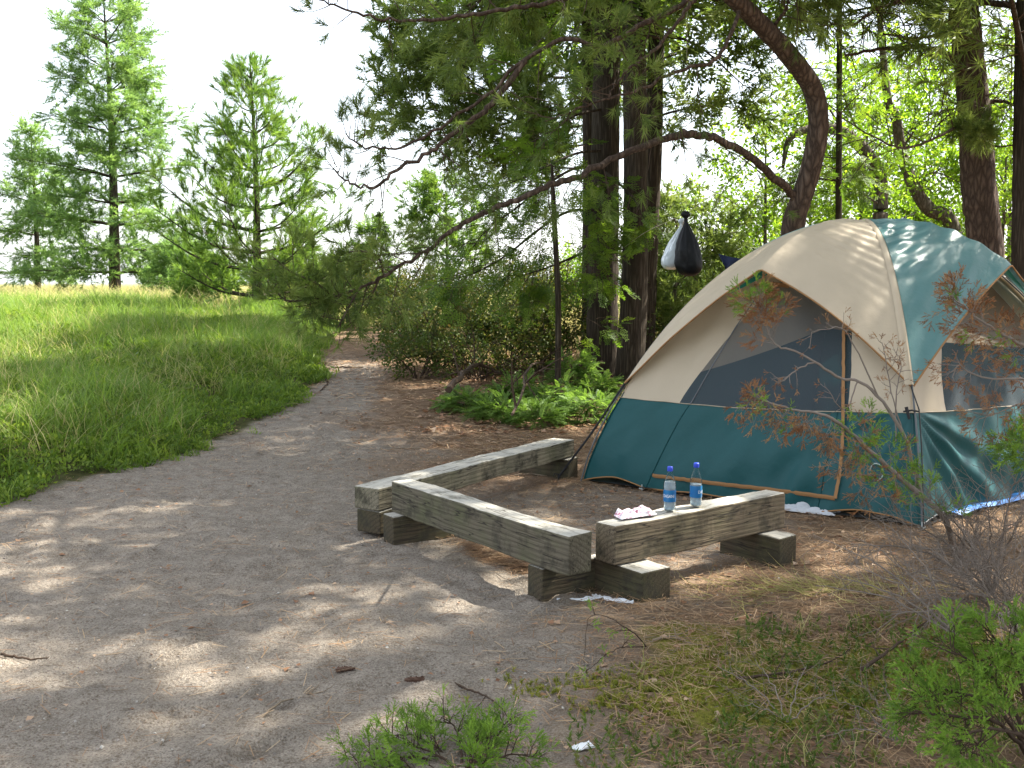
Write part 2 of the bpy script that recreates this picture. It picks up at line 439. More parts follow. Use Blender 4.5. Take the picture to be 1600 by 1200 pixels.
# ================================================================ the ground, lake and far shore
def build_ground():
    xs = np.concatenate([-np.geomspace(6.5, 400, 60)[::-1], np.linspace(-6.45, 6.45, 330), np.geomspace(6.5, 400, 60)])
    ys = np.concatenate([[-60, -30, -12, -6, -3, -1, 0, .8, 1.5, 2.0], np.linspace(2.3, 12, 300), np.geomspace(12.05, 90, 150), ])
    X, Y = np.meshgrid(xs, ys); Z = hgt(X, Y)
    fine = (np.abs(X) < 6.4) & (Y > 2.2) & (Y < 12)
    Z = Z + fine * (.034 * fbm(X, Y * 1.2, 3, 7.) + .008 * fbm(X, Y, 2, 25.))
    fr = np.random.default_rng(77)
    for _ in range(170):                                   # footprints and scuffs in the sand
        u = fr.random(); fy = 2.7 + 9 * u ** 1.4; fx = fr.uniform(max(-4, -.55 * fy), .9) if u < .8 else fr.uniform(-2.6, -.8)
        an = fr.normal(1.9, .6); c, s_ = math.cos(an), math.sin(an); m_ = (abs(X - fx) < .4) & (abs(Y - fy) < .4)
        xx = (X - fx)[m_]; yy = (Y - fy)[m_]; a_ = (xx * c + yy * s_) / .13; b_ = (-xx * s_ + yy * c) / .05
        r2 = a_ * a_ + b_ * b_; Z[m_] += (-.016 * np.exp(-r2) + .010 * np.exp(-(np.sqrt(r2) - 1.5) ** 2 * 5)) * (.5 + fr.random())
    ny, nx = X.shape
    mb = MB()
    i = np.arange(ny - 1)[:, None] * nx; j = np.arange(nx - 1)[None]
    q = np.stack([i + j, i + j + 1, i + nx + j + 1, i + nx + j], -1).reshape(-1, 4)
    mb.add(np.stack([X, Y, Z], -1).reshape(-1, 3), q)
    o = mb.build('ground', mat_ground(), None, True)
    tag(o, kind='structure')
    x = X.ravel(); y = Y.ravel()
    n1 = fbm(x, y, 4, 1.1) * 1.6; n2 = fbm(x + 50, y, 4, 2.) * 1.4
    sandy = sstep(1.0, -.6, x - np.clip(np.where(y < 5, .35 - .25 * (5 - y), .35 - .36 * (y - 5)), -1.9, .4) + n1 * 1.0) * sstep(14.5, 11, y)
    sandy = np.maximum(sandy, sstep(1.25, .7, np.hypot((x - .55) / 1.2, (y - 6.6) / 1.3) + n2 * .3) * .8)
    sandy = np.maximum(sandy, sstep(.75, .3, np.abs(x - (-2.15 - .09 * (y - 12))) + n2 * .4) * sstep(10, 12, y) * sstep(17, 14.2, y))
    litter = 1 - sandy
    moss = sstep(.15, .5, 1 - np.hypot((x - 1.15) / 1.3, (y - 3.9) / .75) + n2 * 1.1) * sstep(.4, .8, x)
    grass = sstep(-.15, .25, edge_x(y) - x + n2 * .3) + sstep(20, 24, y) ; grass = np.clip(grass, 0, 1)
    ca = o.data.attributes.new('cover', 'FLOAT_COLOR', 'POINT')
    ca.data.foreach_set('color', np.stack([litter, np.clip(moss, 0, 1), grass, np.ones_like(x)], -1).astype(np.float32).ravel())
    return o
def mat_ground():
    m, N, L = newmat('sandy_forest_floor'); p = N['Principled BSDF']
    at_ = N.new('ShaderNodeAttribute'); at_.attribute_name = 'cover'
    sp = N.new('ShaderNodeSeparateColor'); L.new(at_.outputs['Color'], sp.inputs[0])
    a = noise(N, L, 9, 6, .68); b = noise(N, L, 55, 4, .7); c = noise(N, L, 2.2, 4, .6); g = noise(N, L, 130, 3, .7)
    sand = ramp(N, L, a, [(.25, (.165, .14, .113)), (.5, (.265, .23, .19)), (.75, (.37, .325, .272))])
    sand = mixc(N, L, ramp(N, L, b, [(.50, (0, 0, 0)), (.66, (.7,) * 3)]), sand, (.12, .085, .058))
    sand = mixc(N, L, ramp(N, L, g, [(.52, (0, 0, 0)), (.68, (.7,) * 3)]), sand, (.43, .37, .31))
    sand = mixc(N, L, ramp(N, L, g, [(.34, (.75,) * 3), (.46, (0, 0, 0))]), sand, (.085, .066, .05))
    lit = ramp(N, L, a, [(.25, (.095, .062, .042)), (.5, (.19, .128, .084)), (.75, (.30, .215, .145))])
    lit = mixc(N, L, ramp(N, L, b, [(.45, (0, 0, 0)), (.7, (.8,) * 3)]), lit, (.30, .20, .12))
    ms = ramp(N, L, b, [(.3, (.10, .11, .02)), (.7, (.28, .25, .05))])
    gr = ramp(N, L, a, [(.3, (.035, .04, .015)), (.7, (.10, .10, .035))])
    def soft(inp, lo=.3, hi=.7):
        ad = N.new('ShaderNodeMath'); ad.operation = 'MULTIPLY_ADD'; ad.inputs[1].default_value = .7; L.new(a, ad.inputs[0])
        sb = N.new('ShaderNodeMath'); sb.operation = 'ADD'; sb.inputs[1].default_value = -.35
        L.new(inp, sb.inputs[0]); L.new(sb.outputs[0], ad.inputs[2])
        mr = N.new('ShaderNodeMapRange'); mr.inputs[1].default_value = lo; mr.inputs[2].default_value = hi
        L.new(ad.outputs[0], mr.inputs[0]); return mr.outputs[0]
    x = mixc(N, L, soft(sp.outputs[0], .1, .9), sand, lit)
    x = mixc(N, L, soft(sp.outputs[1]), x, ms)
    x = mixc(N, L, soft(sp.outputs[2]), x, gr)
    L.new(x, p.inputs['Base Color']); p.inputs['Roughness'].default_value = .95; p.inputs['Specular IOR Level'].default_value = .1
    ad = N.new('ShaderNodeMath'); ad.operation = 'ADD'; L.new(a, ad.inputs[0]); L.new(b, ad.inputs[1])
    bm = N.new('ShaderNodeBump'); bm.inputs['Strength'].default_value = .9; bm.inputs['Distance'].default_value = .035
    L.new(ad.outputs[0], bm.inputs['Height']); L.new(bm.outputs[0], p.inputs['Normal'])
    return m
build_ground()
mb = MB(); mb.add([(-1500, 70, -1.2), (1500, 70, -1.2), (1500, 2500, -1.2), (-1500, 2500, -1.2)], [(0, 1, 2, 3)])
wm = simple('lake_water', (.10, .16, .20), .12, .5, bump=.3, bscale=.6)
tag(mb.build('lake', wm), kind='structure')

# ================================================================ timber seating: three beams on blocks
def wood_mat(name, tint, green, along='X'):
    m, N, L = newmat(name); p = N['Principled BSDF']
    tc = N.new('ShaderNodeTexCoord'); mp = N.new('ShaderNodeMapping'); mp.inputs['Scale'].default_value = (1.0, 9, 9)
    mp.inputs['Location'].default_value = (random.random() * 5, random.random(), random.random())
    L.new(tc.outputs['Object'], mp.inputs[0])
    nz = noise(N, L, 1.5, 3, .5, mp.outputs[0])
    w = N.new('ShaderNodeTexWave'); w.wave_type = 'RINGS'; w.rings_direction = 'X'; w.inputs['Scale'].default_value = 8.0; w.inputs['Distortion'].default_value = 4.0
    w.inputs['Detail'].default_value = 3; w.inputs['Detail Scale'].default_value = .8
    mp2 = N.new('ShaderNodeMapping'); mp2.inputs['Scale'].default_value = (.55, 1.6, 1.6); mp2.inputs['Location'].default_value = (.2, .12, .16)
    L.new(tc.outputs['Object'], mp2.inputs[0]); L.new(mp2.outputs[0], w.inputs['Vector'])
    fine = N.new('ShaderNodeMapping'); fine.inputs['Scale'].default_value = (4, 110, 110); L.new(tc.outputs['Object'], fine.inputs[0])
    fn = noise(N, L, 1, 3, .6, fine.outputs[0])
    base = ramp(N, L, w.outputs['Fac'], [(.0, tuple(x * .72 for x in tint)), (.3, tint), (1, tuple(min(1, x * 1.08) for x in tint))])
    base = mixc(N, L, ramp(N, L, fn, [(.45, (0, 0, 0)), (.7, (.55,) * 3)]), base, tuple(x * .5 for x in tint))
    st = noise(N, L, 4.2, 4, .65)
    base = mixc(N, L, ramp(N, L, st, [(.42, (0, 0, 0)), (.68, (green,) * 3)]), base, (.085, .10, .042))
    st2 = noise(N, L, 7.5, 5, .7)
    base = mixc(N, L, ramp(N, L, st2, [(.50, (0, 0, 0)), (.64, (.8,) * 3)]), base, (.045, .04, .03))
    ck = N.new('ShaderNodeMapping'); ck.inputs['Scale'].default_value = (1.3, 26, 26); L.new(tc.outputs['Object'], ck.inputs[0]); cn = noise(N, L, 1, 2, .5, ck.outputs[0])
    crk = ramp(N, L, cn, [(.485, (0, 0, 0)), (.497, (1, 1, 1)), (.503, (1, 1, 1)), (.515, (0, 0, 0))]); base = mixc(N, L, crk, base, (.03, .025, .02))
    # paler grey mixed in on the upward faces
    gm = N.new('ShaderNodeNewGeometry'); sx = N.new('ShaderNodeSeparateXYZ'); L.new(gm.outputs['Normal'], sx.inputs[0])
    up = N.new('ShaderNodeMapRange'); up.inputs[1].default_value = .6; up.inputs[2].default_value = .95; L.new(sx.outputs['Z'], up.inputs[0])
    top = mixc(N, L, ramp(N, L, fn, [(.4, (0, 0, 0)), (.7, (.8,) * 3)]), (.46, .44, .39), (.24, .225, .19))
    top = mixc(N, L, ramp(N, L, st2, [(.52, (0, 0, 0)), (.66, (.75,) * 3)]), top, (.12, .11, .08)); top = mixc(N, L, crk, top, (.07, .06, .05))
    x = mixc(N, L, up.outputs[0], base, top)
    L.new(x, p.inputs['Base Color']); p.inputs['Roughness'].default_value = .85; p.inputs['Specular IOR Level'].default_value = .2
    ad = N.new('ShaderNodeMath'); ad.operation = 'MULTIPLY_ADD'; L.new(w.outputs['Fac'], ad.inputs[0]); ad.inputs[1].default_value = .22; L.new(fn, ad.inputs[2])
    b = N.new('ShaderNodeBump'); b.inputs['Strength'].default_value = .6; b.inputs['Distance'].default_value = .006
    L.new(ad.outputs[0], b.inputs['Height']); L.new(b.outputs[0], p.inputs['Normal'])
    return m
def timber(name, p0, d, wv, L_, w, z0, z1, z0b, z1b, mat, label, cat, group, seed=0):
    """box from corner p0 along d (length L_) with width w along wv; heights may differ at the two ends"""
    nL, nW, nH = max(4, int(L_ / .03)), 6, 6
    d = Vector((d[0], d[1], 0)).normalized(); wv = Vector((wv[0], wv[1], 0)).normalized()
    import bmesh
    bm = bmesh.new()
    h = z1 - z0
    bmesh.ops.create_cube(bm, size=1)
    for v in bm.verts: v.co = Vector(((v.co.x + .5) * L_, (v.co.y + .5) * w, (v.co.z + .5) * h))
    bmesh.ops.bevel(bm, geom=bm.edges[:], offset=.009, segments=2, affect='EDGES', profile=.5)
    # cross cuts so that the arrises can be worn unevenly
    for k in range(1, nL):
        g = bm.verts[:] + bm.edges[:] + bm.faces[:]
        bmesh.ops.bisect_plane(bm, geom=g, plane_co=(L_ * k / nL, 0, 0), plane_no=(1, 0, 0))
    rr = np.random.default_rng(seed)
    sh = rr.random(3) * 50
    cs = np.array([v.co for v in bm.verts])
    n = fbm(cs[:, 0] * 6 + sh[0], cs[:, 1] * 9 + cs[:, 2] * 9 + sh[1], 3, 1.)
    n2_ = fbm(cs[:, 0] * 1.7 + sh[2], cs[:, 1] * .3 + sh[0], 3, 1.) * 2
    for v, q, q2 in zip(bm.verts, n, n2_):
        t = v.co.x / L_
        cy = v.co.y - w / 2; cz = v.co.z - h / 2
        e = (abs(cy) > w / 2 - .012) and (abs(cz) > h / 2 - .012)
        k_ = 1 + (q * .17 - .015 if e else q * .045)
        v.co.y = w / 2 + cy * k_ + (.007 * q2 if True else 0); v.co.z = h / 2 + cz * k_ + .006 * q2 + (z0b - z0) * t
        if z1b - z0b != h: v.co.z += ((z1b - z0b) / h - 1) * t * (v.co.z - (z0b - z0) * t)
    me = bpy.data.meshes.new(name); bm.to_mesh(me); bm.free()
    for f in me.polygons: f.use_smooth = False
    me.materials.append(mat)
    o = bpy.data.objects.new(name, me); COL.objects.link(o)
    zax = d.cross(wv)
    flip = zax.z < 0
    if flip:      # keep a right-handed frame: mirror the width
        for v in me.vertices: v.co.y = w - v.co.y
        me.flip_normals()
        p0 = Vector(p0) + wv * w; wv = -wv
        for v in me.vertices: pass
        me.flip_normals()
    mt = Matrix(((d.x, wv.x, 0, p0[0]), (d.y, wv.y, 0, p0[1]), (0, 0, 1, z0), (0, 0, 0, 1)))
    o.matrix_world = mt
    tag(o, label, cat, group); return o
U3 = (atz(1228, 771, .35) - atz(961, 823, .35)); L3 = U3.length; U3.normalize()
V3 = Vector((-U3.y, U3.x, 0))
TB = 'timber beams of the low seat'; TK = 'timber blocks under the beams'
wB3 = wood_mat('weathered_timber_brown', (.165, .13, .09), .3)
wB2 = wood_mat('weathered_timber_mossy', (.125, .108, .078), .5)
wB1 = wood_mat('weathered_timber_pale', (.21, .185, .135), .4)
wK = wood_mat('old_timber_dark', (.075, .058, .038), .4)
c3 = atz(961, 823, .35)
timber('timber_beam', c3, U3, V3, L3, .145, .15, .35, .15, .355, wB3, 'brown grained timber beam carrying the two water bottles', 'beam', TB, 3)
a2 = atz(611, 752, .335); b2 = atz(888, 838, .35); D2 = b2 - a2; L2 = D2.xy.length
timber('timber_beam', a2, D2, (-D2.y, D2.x), L2, .145, .145, .335, .15, .35, wB2, 'mossy stained middle beam with a dark end joining the other two beams', 'beam', TB, 4)
a1 = atz(591, 764, .285); f1 = atz(898, 687, .28); D1 = f1 - a1; L1 = D1.xy.length
timber('timber_beam', a1, D1, (-D1.y, D1.x), L1, .20, .145, .285, .145, .28, wB1, 'pale sunlit beam farthest from the bottles, running back towards the tent corner', 'beam', TB, 5)
def blk(p0, d, wv, L_, w, top, label, seed, bottom=-.03):
    return timber('timber_block', p0, d, wv, L_, w, bottom, top, bottom, top, wK, label, 'block', TK, seed)
D2n = D2.normalized(); E2 = Vector((-D2n.y, D2n.x, 0))
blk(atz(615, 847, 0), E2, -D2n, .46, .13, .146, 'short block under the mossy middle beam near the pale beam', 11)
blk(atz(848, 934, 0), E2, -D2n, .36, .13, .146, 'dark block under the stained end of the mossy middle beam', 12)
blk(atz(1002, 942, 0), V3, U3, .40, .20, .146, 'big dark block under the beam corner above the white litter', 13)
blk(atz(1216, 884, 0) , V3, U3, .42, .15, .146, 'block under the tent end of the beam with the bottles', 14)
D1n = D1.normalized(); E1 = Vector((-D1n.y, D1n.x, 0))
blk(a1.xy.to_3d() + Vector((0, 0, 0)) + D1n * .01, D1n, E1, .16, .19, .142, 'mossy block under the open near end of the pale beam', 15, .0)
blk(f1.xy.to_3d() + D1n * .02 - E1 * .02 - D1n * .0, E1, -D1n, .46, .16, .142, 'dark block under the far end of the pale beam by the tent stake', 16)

# ================================================================ tent
TA, TBc = Vector((.549, 7.875, 0)), Vector((2.564, 6.285, 0))
TO = Vector((2.70, 7.96, 1.98)); TC = Vector((4.85, 8.05, 0)); TD = Vector((2.84, 9.63, 0))
def prof(s): return math.sin(math.pi / 2 * max(s, 0) ** .75)
def pole(c, s):
    return Vector((c.x + (TO.x - c.x) * s, c.y + (TO.y - c.y) * s, float(hgt(c.x, c.y)) * (1 - s) + TO.z * prof(s)))
def fabric(name, c, rough=.55, transl=.25, spec=.35, ripple=.15, sheen=.2):
    m, N, L = newmat(name); p = N['Principled BSDF']
    nz = noise(N, L, 3, 3); f = noise(N, L, 500, 2)
    cc = mixc(N, L, nz, tuple(x * .88 for x in c), tuple(min(1, x * 1.06) for x in c)); L.new(cc, p.inputs['Base Color'])
    p.inputs['Roughness'].default_value = rough; p.inputs['Specular IOR Level'].default_value = spec
    p.inputs['Sheen Weight'].default_value = sheen; p.inputs['Sheen Roughness'].default_value = .5
    b = N.new('ShaderNodeBump'); b.inputs['Strength'].default_value = ripple; b.inputs['Distance'].default_value = .01
    mp = noise(N, L, 14, 3, .55); ad = N.new('ShaderNodeMath'); ad.operation = 'MULTIPLY_ADD'; ad.inputs[1].default_value = .08
    L.new(f, ad.inputs[0]); L.new(mp, ad.inputs[2]); L.new(ad.outputs[0], b.inputs['Height']); L.new(b.outputs[0], p.inputs['Normal'])
    t = N.new('ShaderNodeBsdfTranslucent'); L.new(cc, t.inputs[0])
    mx = N.new('ShaderNodeMixShader'); mx.inputs[0].default_value = transl
    L.new(p.outputs[0], mx.inputs[1]); L.new(t.outputs[0], mx.inputs[2]); L.new(mx.outputs[0], N['Material Output'].inputs[0])
    return m
F_TEAL = fabric('dark_teal_nylon', (.007, .072, .077), .5, .08, .3, sheen=0, ripple=.35)
F_FLY = fabric('pale_teal_fly_nylon', (.085, .205, .21), .36, .15, .6, sheen=.0, ripple=.3)
F_GREEN = fabric('green_nylon', (.02, .22, .16), .5, .35)
F_BEIGE = fabric('beige_nylon', (.54, .455, .335), .55, .22, sheen=.0, ripple=.35)
F_TRIM = fabric('orange_brown_binding', (.30, .155, .06), .7, .05, sheen=0)
F_STRAP = simple('black_strap', (.02, .02, .022), .6, .3)
F_POLE = simple('grey_tent_pole', (.10, .11, .12), .35, .5)
m, N, L = newmat('insect_mesh'); p = N['Principled BSDF']; p.inputs['Base Color'].default_value = (.10, .12, .14, 1); p.inputs['Roughness'].default_value = .8
tr = N.new('ShaderNodeBsdfTransparent'); mx = N.new('ShaderNodeMixShader'); mx.inputs[0].default_value = .38
L.new(tr.outputs[0], mx.inputs[1]); L.new(p.outputs[0], mx.inputs[2]); L.new(mx.outputs[0], N['Material Output'].inputs[0]); F_MESH = m

tent = thing('dome_tent', 'green and beige dome tent pitched on the sand behind the timber seat', 'tent', (TO.x, TO.y, 0))
OUT = {}
def wall_pt(ca, cb, t, s, z_hem=None, inset=.0, nrm_amp=None):
    """front wall: ruled between the two pole curves, bellied in slightly"""
    a = pole(ca, s); b = pole(cb, s); p_ = a.lerp(b, t)
    return p_
def grid(fn, t0, t1, s0, s1, nt_, ns_, wr=None):
    """fn(t,s)->Vector ; t0,t1 may be functions of s"""
    f = lambda v, s: v(s) if callable(v) else v
    V = []
    for i in range(ns_ + 1):
        s = s0 + (s1 - s0) * i / ns_
        a, b = f(t0, s), f(t1, s)
        for j in range(nt_ + 1):
            t = a + (b - a) * j / nt_; V.append(tuple(fn(t, s)))
    V = np.array(V); i = np.arange(ns_)[:, None] * (nt_ + 1); j = np.arange(nt_)[None]
    q = np.stack([i + j, i + j + 1, i + nt_ + 2 + j, i + nt_ + 1 + j], -1).reshape(-1, 4)
    return V, q
def make_wall(ca, cb, seam_a, seam_b, window, front, fold):
    n_out = Vector(((ca + cb) / 2 - TO).xy.to_3d()).normalized()
    inn = .965                       # inner tent sits just inside the fly
    def base(t, s):
        a = pole(ca, s); b = pole(cb, s); p_ = a.lerp(b, t)
        bow = math.sin(math.pi * t)
        p_ = p_ - n_out * (.05 * bow * (s if s > 0 else 0)) - n_out * .015
        return p_
    def dis(t, s):
        z = base(t, s).z
        return n_out * fold(t, s) * 1.35
    def P_(t, s): return base(t, s) + dis(t, s)
    zs = lambda t: seam_a + (seam_b - seam_a) * t - .03 * math.sin(math.pi * t)
    inv = lambda h: (2 / math.pi * math.asin(min(1, max(0, h / TO.z)))) ** (1 / .75)
    sa = lambda t: inv(zs(t))
    def hem(t):
        st = [0, .21, .73, 1.0]
        for a, b in zip(st[:-1], st[1:]):
            if a <= t <= b: u = (t - a) / (b - a); return .012 + .05 * math.sin(math.pi * u) * (1 if (a, b) != (.21, .73) else .35)
        return .01
    def low(t, k):      # k 0 (hem) .. 1 (seam)
        s_ = inv(hem(t)) * (1 - k) + sa(t) * k if k > 0 else inv(hem(t))
        hh = hem(t) * (1 - k) + zs(t) * k
        return P_(t, inv(hh))
    lw = MB(); lw.add(*grid(low, 0, 1, 0, 1, *((130, 50) if front else (20, 8))))
    part('lower_wall', lw, F_TEAL, tent, True)
    def upg(tt, k):
        return P_(tt, sa(tt) * (1 - k) + k * .97)
    up = MB(); mw = MB()
    tl, tr_, kt = window             # left and right limits of the mesh at seam, height where they meet (k)
    def tlf(k): return tl + (.5 - tl) * min(1, k / kt) ** 1.15
    def trf(k): return tr_ + (.5 - tr_) * max(0, (k - kt * .55) / (kt * .45)) ** 1.4 if k < kt else .5
    up.add(*grid(upg, 0, tlf, 0, kt, 24, 40)); up.add(*grid(upg, trf, 1, 0, kt, 24, 40))
    up.add(*grid(upg, 0, 1, kt, 1, 40, 20)); mw.add(*grid(upg, tlf, trf, 0, kt, 20, 40))
    part('upper_wall', up, F_BEIGE, tent, True)
    part('mesh_window', mw, F_MESH, tent, True)
    # seam piping and the binding round the window
    sp_ = MB(); sp_.tube([P_(t, sa(t)) + n_out * .004 for t in np.linspace(0, 1, 40)], .0035, n=5)
    part('seam_piping', sp_, F_BEIGE, tent, True)
    if front:
        return P_, low, upg, n_out, hem
    return P_, low, upg, n_out, hem
def fold_front(t, s):
    dz = TO.z * (prof(.16) - prof(max(0, s))); dx = (1 - t) * 2.5; r = math.atan2(dz, dx + .001); d = math.hypot(dx, dz)
    w = .010 * math.sin(22 * r) * min(1, d * 2.5) * math.exp(-d * .5) * (dz > 0) + .009 * math.sin(38 * t + 14 * s + 3 * math.sin(5 * t)) * (1 - abs(2 * t - 1) ** 3)
    w += .010 * math.sin(60 * (t - .75 * s)) * math.exp(-((t - .72) / .25) ** 2) * math.exp(-(s / .12) ** 2)
    w += .026 * (float(fbm(t * 9 - s * 8, s * 12, 3, 1.))) 
    return w
def fold_side(t, s):
    # long folds fanning down from the strap at the near corner
    r = math.atan2(.34 - s, t * .9 + .001)
    d = math.hypot(t * .9, .34 - s)
    dz = TO.z * (prof(.15) - prof(max(0, s))); dx = t * 2.9; r = math.atan2(dz, dx + .001); d = math.hypot(dx, dz)
    w = .026 * math.sin(24 * r + 2 * float(fbm(t * 3, s * 5, 2, 1.))) * min(1, d * 2.5) * math.exp(-((r - .62) / .42) ** 2) * math.exp(-d * .35) if dz > 0 else 0
    w_ = .045 * math.sin(26 * r + 1.5) * min(1, t * 6) * math.exp(-((r - .42) / .3) ** 2) * (.4 + .6 * math.exp(-d * 1.2)) * (1 if s < .34 else 0)
    w += .012 * math.sin(52 * t + 9 * s) * min(1, t * 4) + .03 * float(fbm(t * 7, s * 9 + 3, 3, 1.))
    return w * max(0, 1 - s * 1.5)
Pf, lowf, upf, nF, hemf = make_wall(TA, TBc, .66, .70, (.235, .80, .74), True, fold_front)
Pr, lowr, upr, nR, hemr = make_wall(TBc, TC, .70, .66, (.16, .84, .74), True, fold_side)
Pb, _, _, _, _ = make_wall(TC, TD, 1.0, 1.12, (.5, .5, .5), False, lambda t, s: 0)
Pl, _, _, _, _ = make_wall(TD, TA, 1.12, .70, (.5, .5, .5), False, lambda t, s: 0)
fl = MB(); q = [(p_.x, p_.y, float(hgt(p_.x, p_.y)) + .02) for p_ in (TA, TBc, TC, TD)]
fl.add(q, [(0, 1, 2, 3)]); part('groundsheet', fl, simple('dark_groundsheet', (.02, .025, .03), .5), tent)

# locate a picture feature on a wall surface
def find(fn, px, py, n=60, t0=0, t1=1, s0=0, s1=1):
    best = None
    for it in range(4):
        for t in np.linspace(t0, t1, 14):
            for s in np.linspace(s0, s1, 14):
                v = fn(t, s); d = v - Vector((0, 0, CAM_H)); c, sn = math.cos(PITCH), math.sin(PITCH)
                dep = d.y * c - d.z * sn; up_ = d.z * c + d.y * sn
                x = 800 + F * d.x / dep; y = 600 - F * up_ / dep
                e = (x - px) ** 2 + (y - py) ** 2
                if best is None or e < best[0]: best = (e, t, s)
        w = (t1 - t0) / 7; h = (s1 - s0) / 7
        t0, t1 = max(0, best[1] - w), min(1, best[1] + w); s0, s1 = max(0, best[2] - h), min(1, best[2] + h)
    return best[1], best[2]
def ribbon(mb, pts, w, nout, wob=.0):
    P = smooth_path(pts, len(pts) * 6); V = []; k = len(P); no = np.array(nout)
    for i in range(k):
        T = nrm(P[min(i + 1, k - 1)] - P[max(i - 1, 0)]); S = nrm(np.cross(T, no)); q = P[i] + S * wob * rng.normal(0, 1)
        V += [q + S * w / 2, q + no * .006, q - S * w / 2]
    i = np.arange(k - 1)[:, None] * 3; j = np.arange(2)[None]
    mb.add(V, np.stack([i + j, i + j + 1, i + 4 + j, i + 3 + j], -1).reshape(-1, 4))
z1 = [Vector(lowf(*find(lowf, x, y))) + nF * .022 for x, y in ((1023, 742), (1060, 747), (1100, 752), (1150, 758), (1200, 764), (1260, 771), (1308, 778))]
z2 = [Vector(lowf(*find(lowf, x, y))) + nF * .022 for x, y in ((1308, 778), (1314, 745), (1318, 700), (1320, 660))] + \
     [Vector(upf(*find(upf, x, y))) + nF * .022 for x, y in ((1320, 620), (1321, 570), (1321, 520), (1321, 480))]
zb = MB(); ribbon(zb, z1, .028, nF, .0015); part('door_zipper', zb, F_TRIM, tent, True)
zb = MB(); ribbon(zb, z2, .026, nF, .0015); part('door_zipper', zb, F_TRIM, tent, True)
zb = MB()
e1 = [Vector(upf(*find(upf, x, y))) + nF * .006 for x, y in ((1080, 632), (1112, 575), (1150, 512), (1185, 462), (1210, 440))]
zb.tube(e1, .005, n=5); part('window_edge', zb, F_POLE, tent, True)
zb = MB()
e1 = [Vector(upf(*find(upf, x, y))) + nF * .008 for x, y in ((1180, 447), (1200, 443), (1235, 447))]
ribbon(zb, e1, .03, nF); part('window_binding', zb, F_TRIM, tent, True)
hb = MB(); hb.tube([lowf(t, 0) + nF * .004 for t in np.linspace(0, 1, 80)], .006, n=5); part('hem_binding', hb, F_TRIM, tent, True)
hb = MB(); hb.tube([lowr(t, 0) + nR * .004 for t in np.linspace(0, 1, 60)], .005, n=5); part('hem_binding', hb, F_POLE, tent, True)
# vertical seams in the front wall
for t in (.215, .735):
    sb = MB(); sb.tube([lowf(t + (.06 if t < .5 else .03) * k, k) + nF * .004 for k in np.linspace(0, 1, 20)], .003, n=5); part('wall_seam', sb, F_TEAL, tent, True)
# poles
for c in (TA, TBc, TC, TD):
    pb = MB(); no = (c - TO).xy.to_3d().normalized()
    pb.tube([pole(c, s) + no * .012 for s in np.linspace(0.0, 1, 40)], .0065, n=6); part('pole', pb, F_POLE, tent, True)

# rainfly: four panels from the apex, each rising over a brow
def fly_panel(ca, cb, sA, sB, brow, name, mat, wr, sideA=0., sideB=0.):
    ea = pole(ca, sA); eb = pole(cb, sB)
    no = Vector(((ca + cb) / 2 - TO).xy.to_3d()).normalized()
    def edge(t):
        # two gently sagging flanks meeting at the brow (t=.5)
        if t < .5: u = t / .5; p_ = ea.lerp(brow, u); p_.z += .05 * math.sin(math.pi * u); c_ = sideA
        else: u = (t - .5) / .5; p_ = brow.lerp(eb, u); p_.z += .07 * math.sin(math.pi * u); c_ = sideB
        return p_
    ph = (prof(sA) + prof(sB)) / 2; so_ = (sA + sB) / 2
    def g(u): return (prof(1 - (1 - so_) * u) - ph) / (1 - ph)
    def S(t, u):
        e = edge(t)
        p_ = Vector((TO.x + (e.x - TO.x) * u, TO.y + (e.y - TO.y) * u, e.z + (TO.z - e.z) * g(u)))
        k = min(1, t * 12) * min(1, (1 - t) * 12)
        # outward bulge over the brow pole, then the tension wrinkles
        tt = 1 - abs(2 * t - 1)
        p_ += Vector((0, 0, 1)) * (.03 * math.sin(math.pi * u) * tt)
        off = .022 + wr(t, u) * k
        return p_ + (no * .6 + Vector((0, 0, .8))) * off
    fr_ = name == 'fly_panel' and cb in (TBc, TC) and ca in (TA, TBc)
    mb = MB(); mb.add(*grid(S, 0, 1, .0, 1, *((130, 110) if fr_ else (30, 30)))); o = part(name, mb, mat, tent, True)
    tb = MB(); tb.tube([S(t, 1.0) for t in np.linspace(0, 1, 90)], .0065, n=6)
    o2 = part('fly_binding', tb, F_TRIM, tent, True)
    return S, edge, no
def wr_front(t, u):
    # pull lines running into the near ridge seam
    q = max(0, (t - .45) / .55)
    f = 15 * u + .5 * math.sin(6 * t)
    return .012 * math.sin(2 * math.pi * f + 1.5 * math.sin(9 * u)) * q ** 1.1 * math.sin(math.pi * min(1, u * 1.15)) + .016 * float(fbm(t * 5, u * 11, 3, 1.)) \
        + .008 * math.sin(2 * math.pi * 9 * u) * max(0, (.3 - t) / .3)
def wr_side(t, u):
    q = max(0, 1 - t / .4)
    f = 13 * u - 3 * t
    return .011 * math.sin(2 * math.pi * f) * q * math.sin(math.pi * min(1, u * 1.1)) + .022 * float(fbm(t * 5 + 9, u * 8, 3, 1.)) \
        + .006 * math.sin(2 * math.pi * (6 * u + 3 * t))
BF = at(1190, 425, 7.24); BR = at(1577, 418, 7.31)
BB = Vector((2 * TO.x - BF.x, 2 * TO.y - BF.y, 1.58)); BL = Vector((2 * TO.x - BR.x, 2 * TO.y - BR.y, 1.58))
Sf, Ef, nFF = fly_panel(TA, TBc, .155, .185, BF, 'fly_panel', F_BEIGE, wr_front)
Sr, Er, nRR = fly_panel(TBc, TC, .185, .16, BR, 'fly_panel', F_FLY, wr_side)
Sb, Eb, _ = fly_panel(TC, TD, .16, .16, BB, 'fly_panel', F_BEIGE, lambda t, u: 0)
Sl, El, _ = fly_panel(TD, TA, .16, .155, BL, 'fly_panel', F_FLY, lambda t, u: 0)
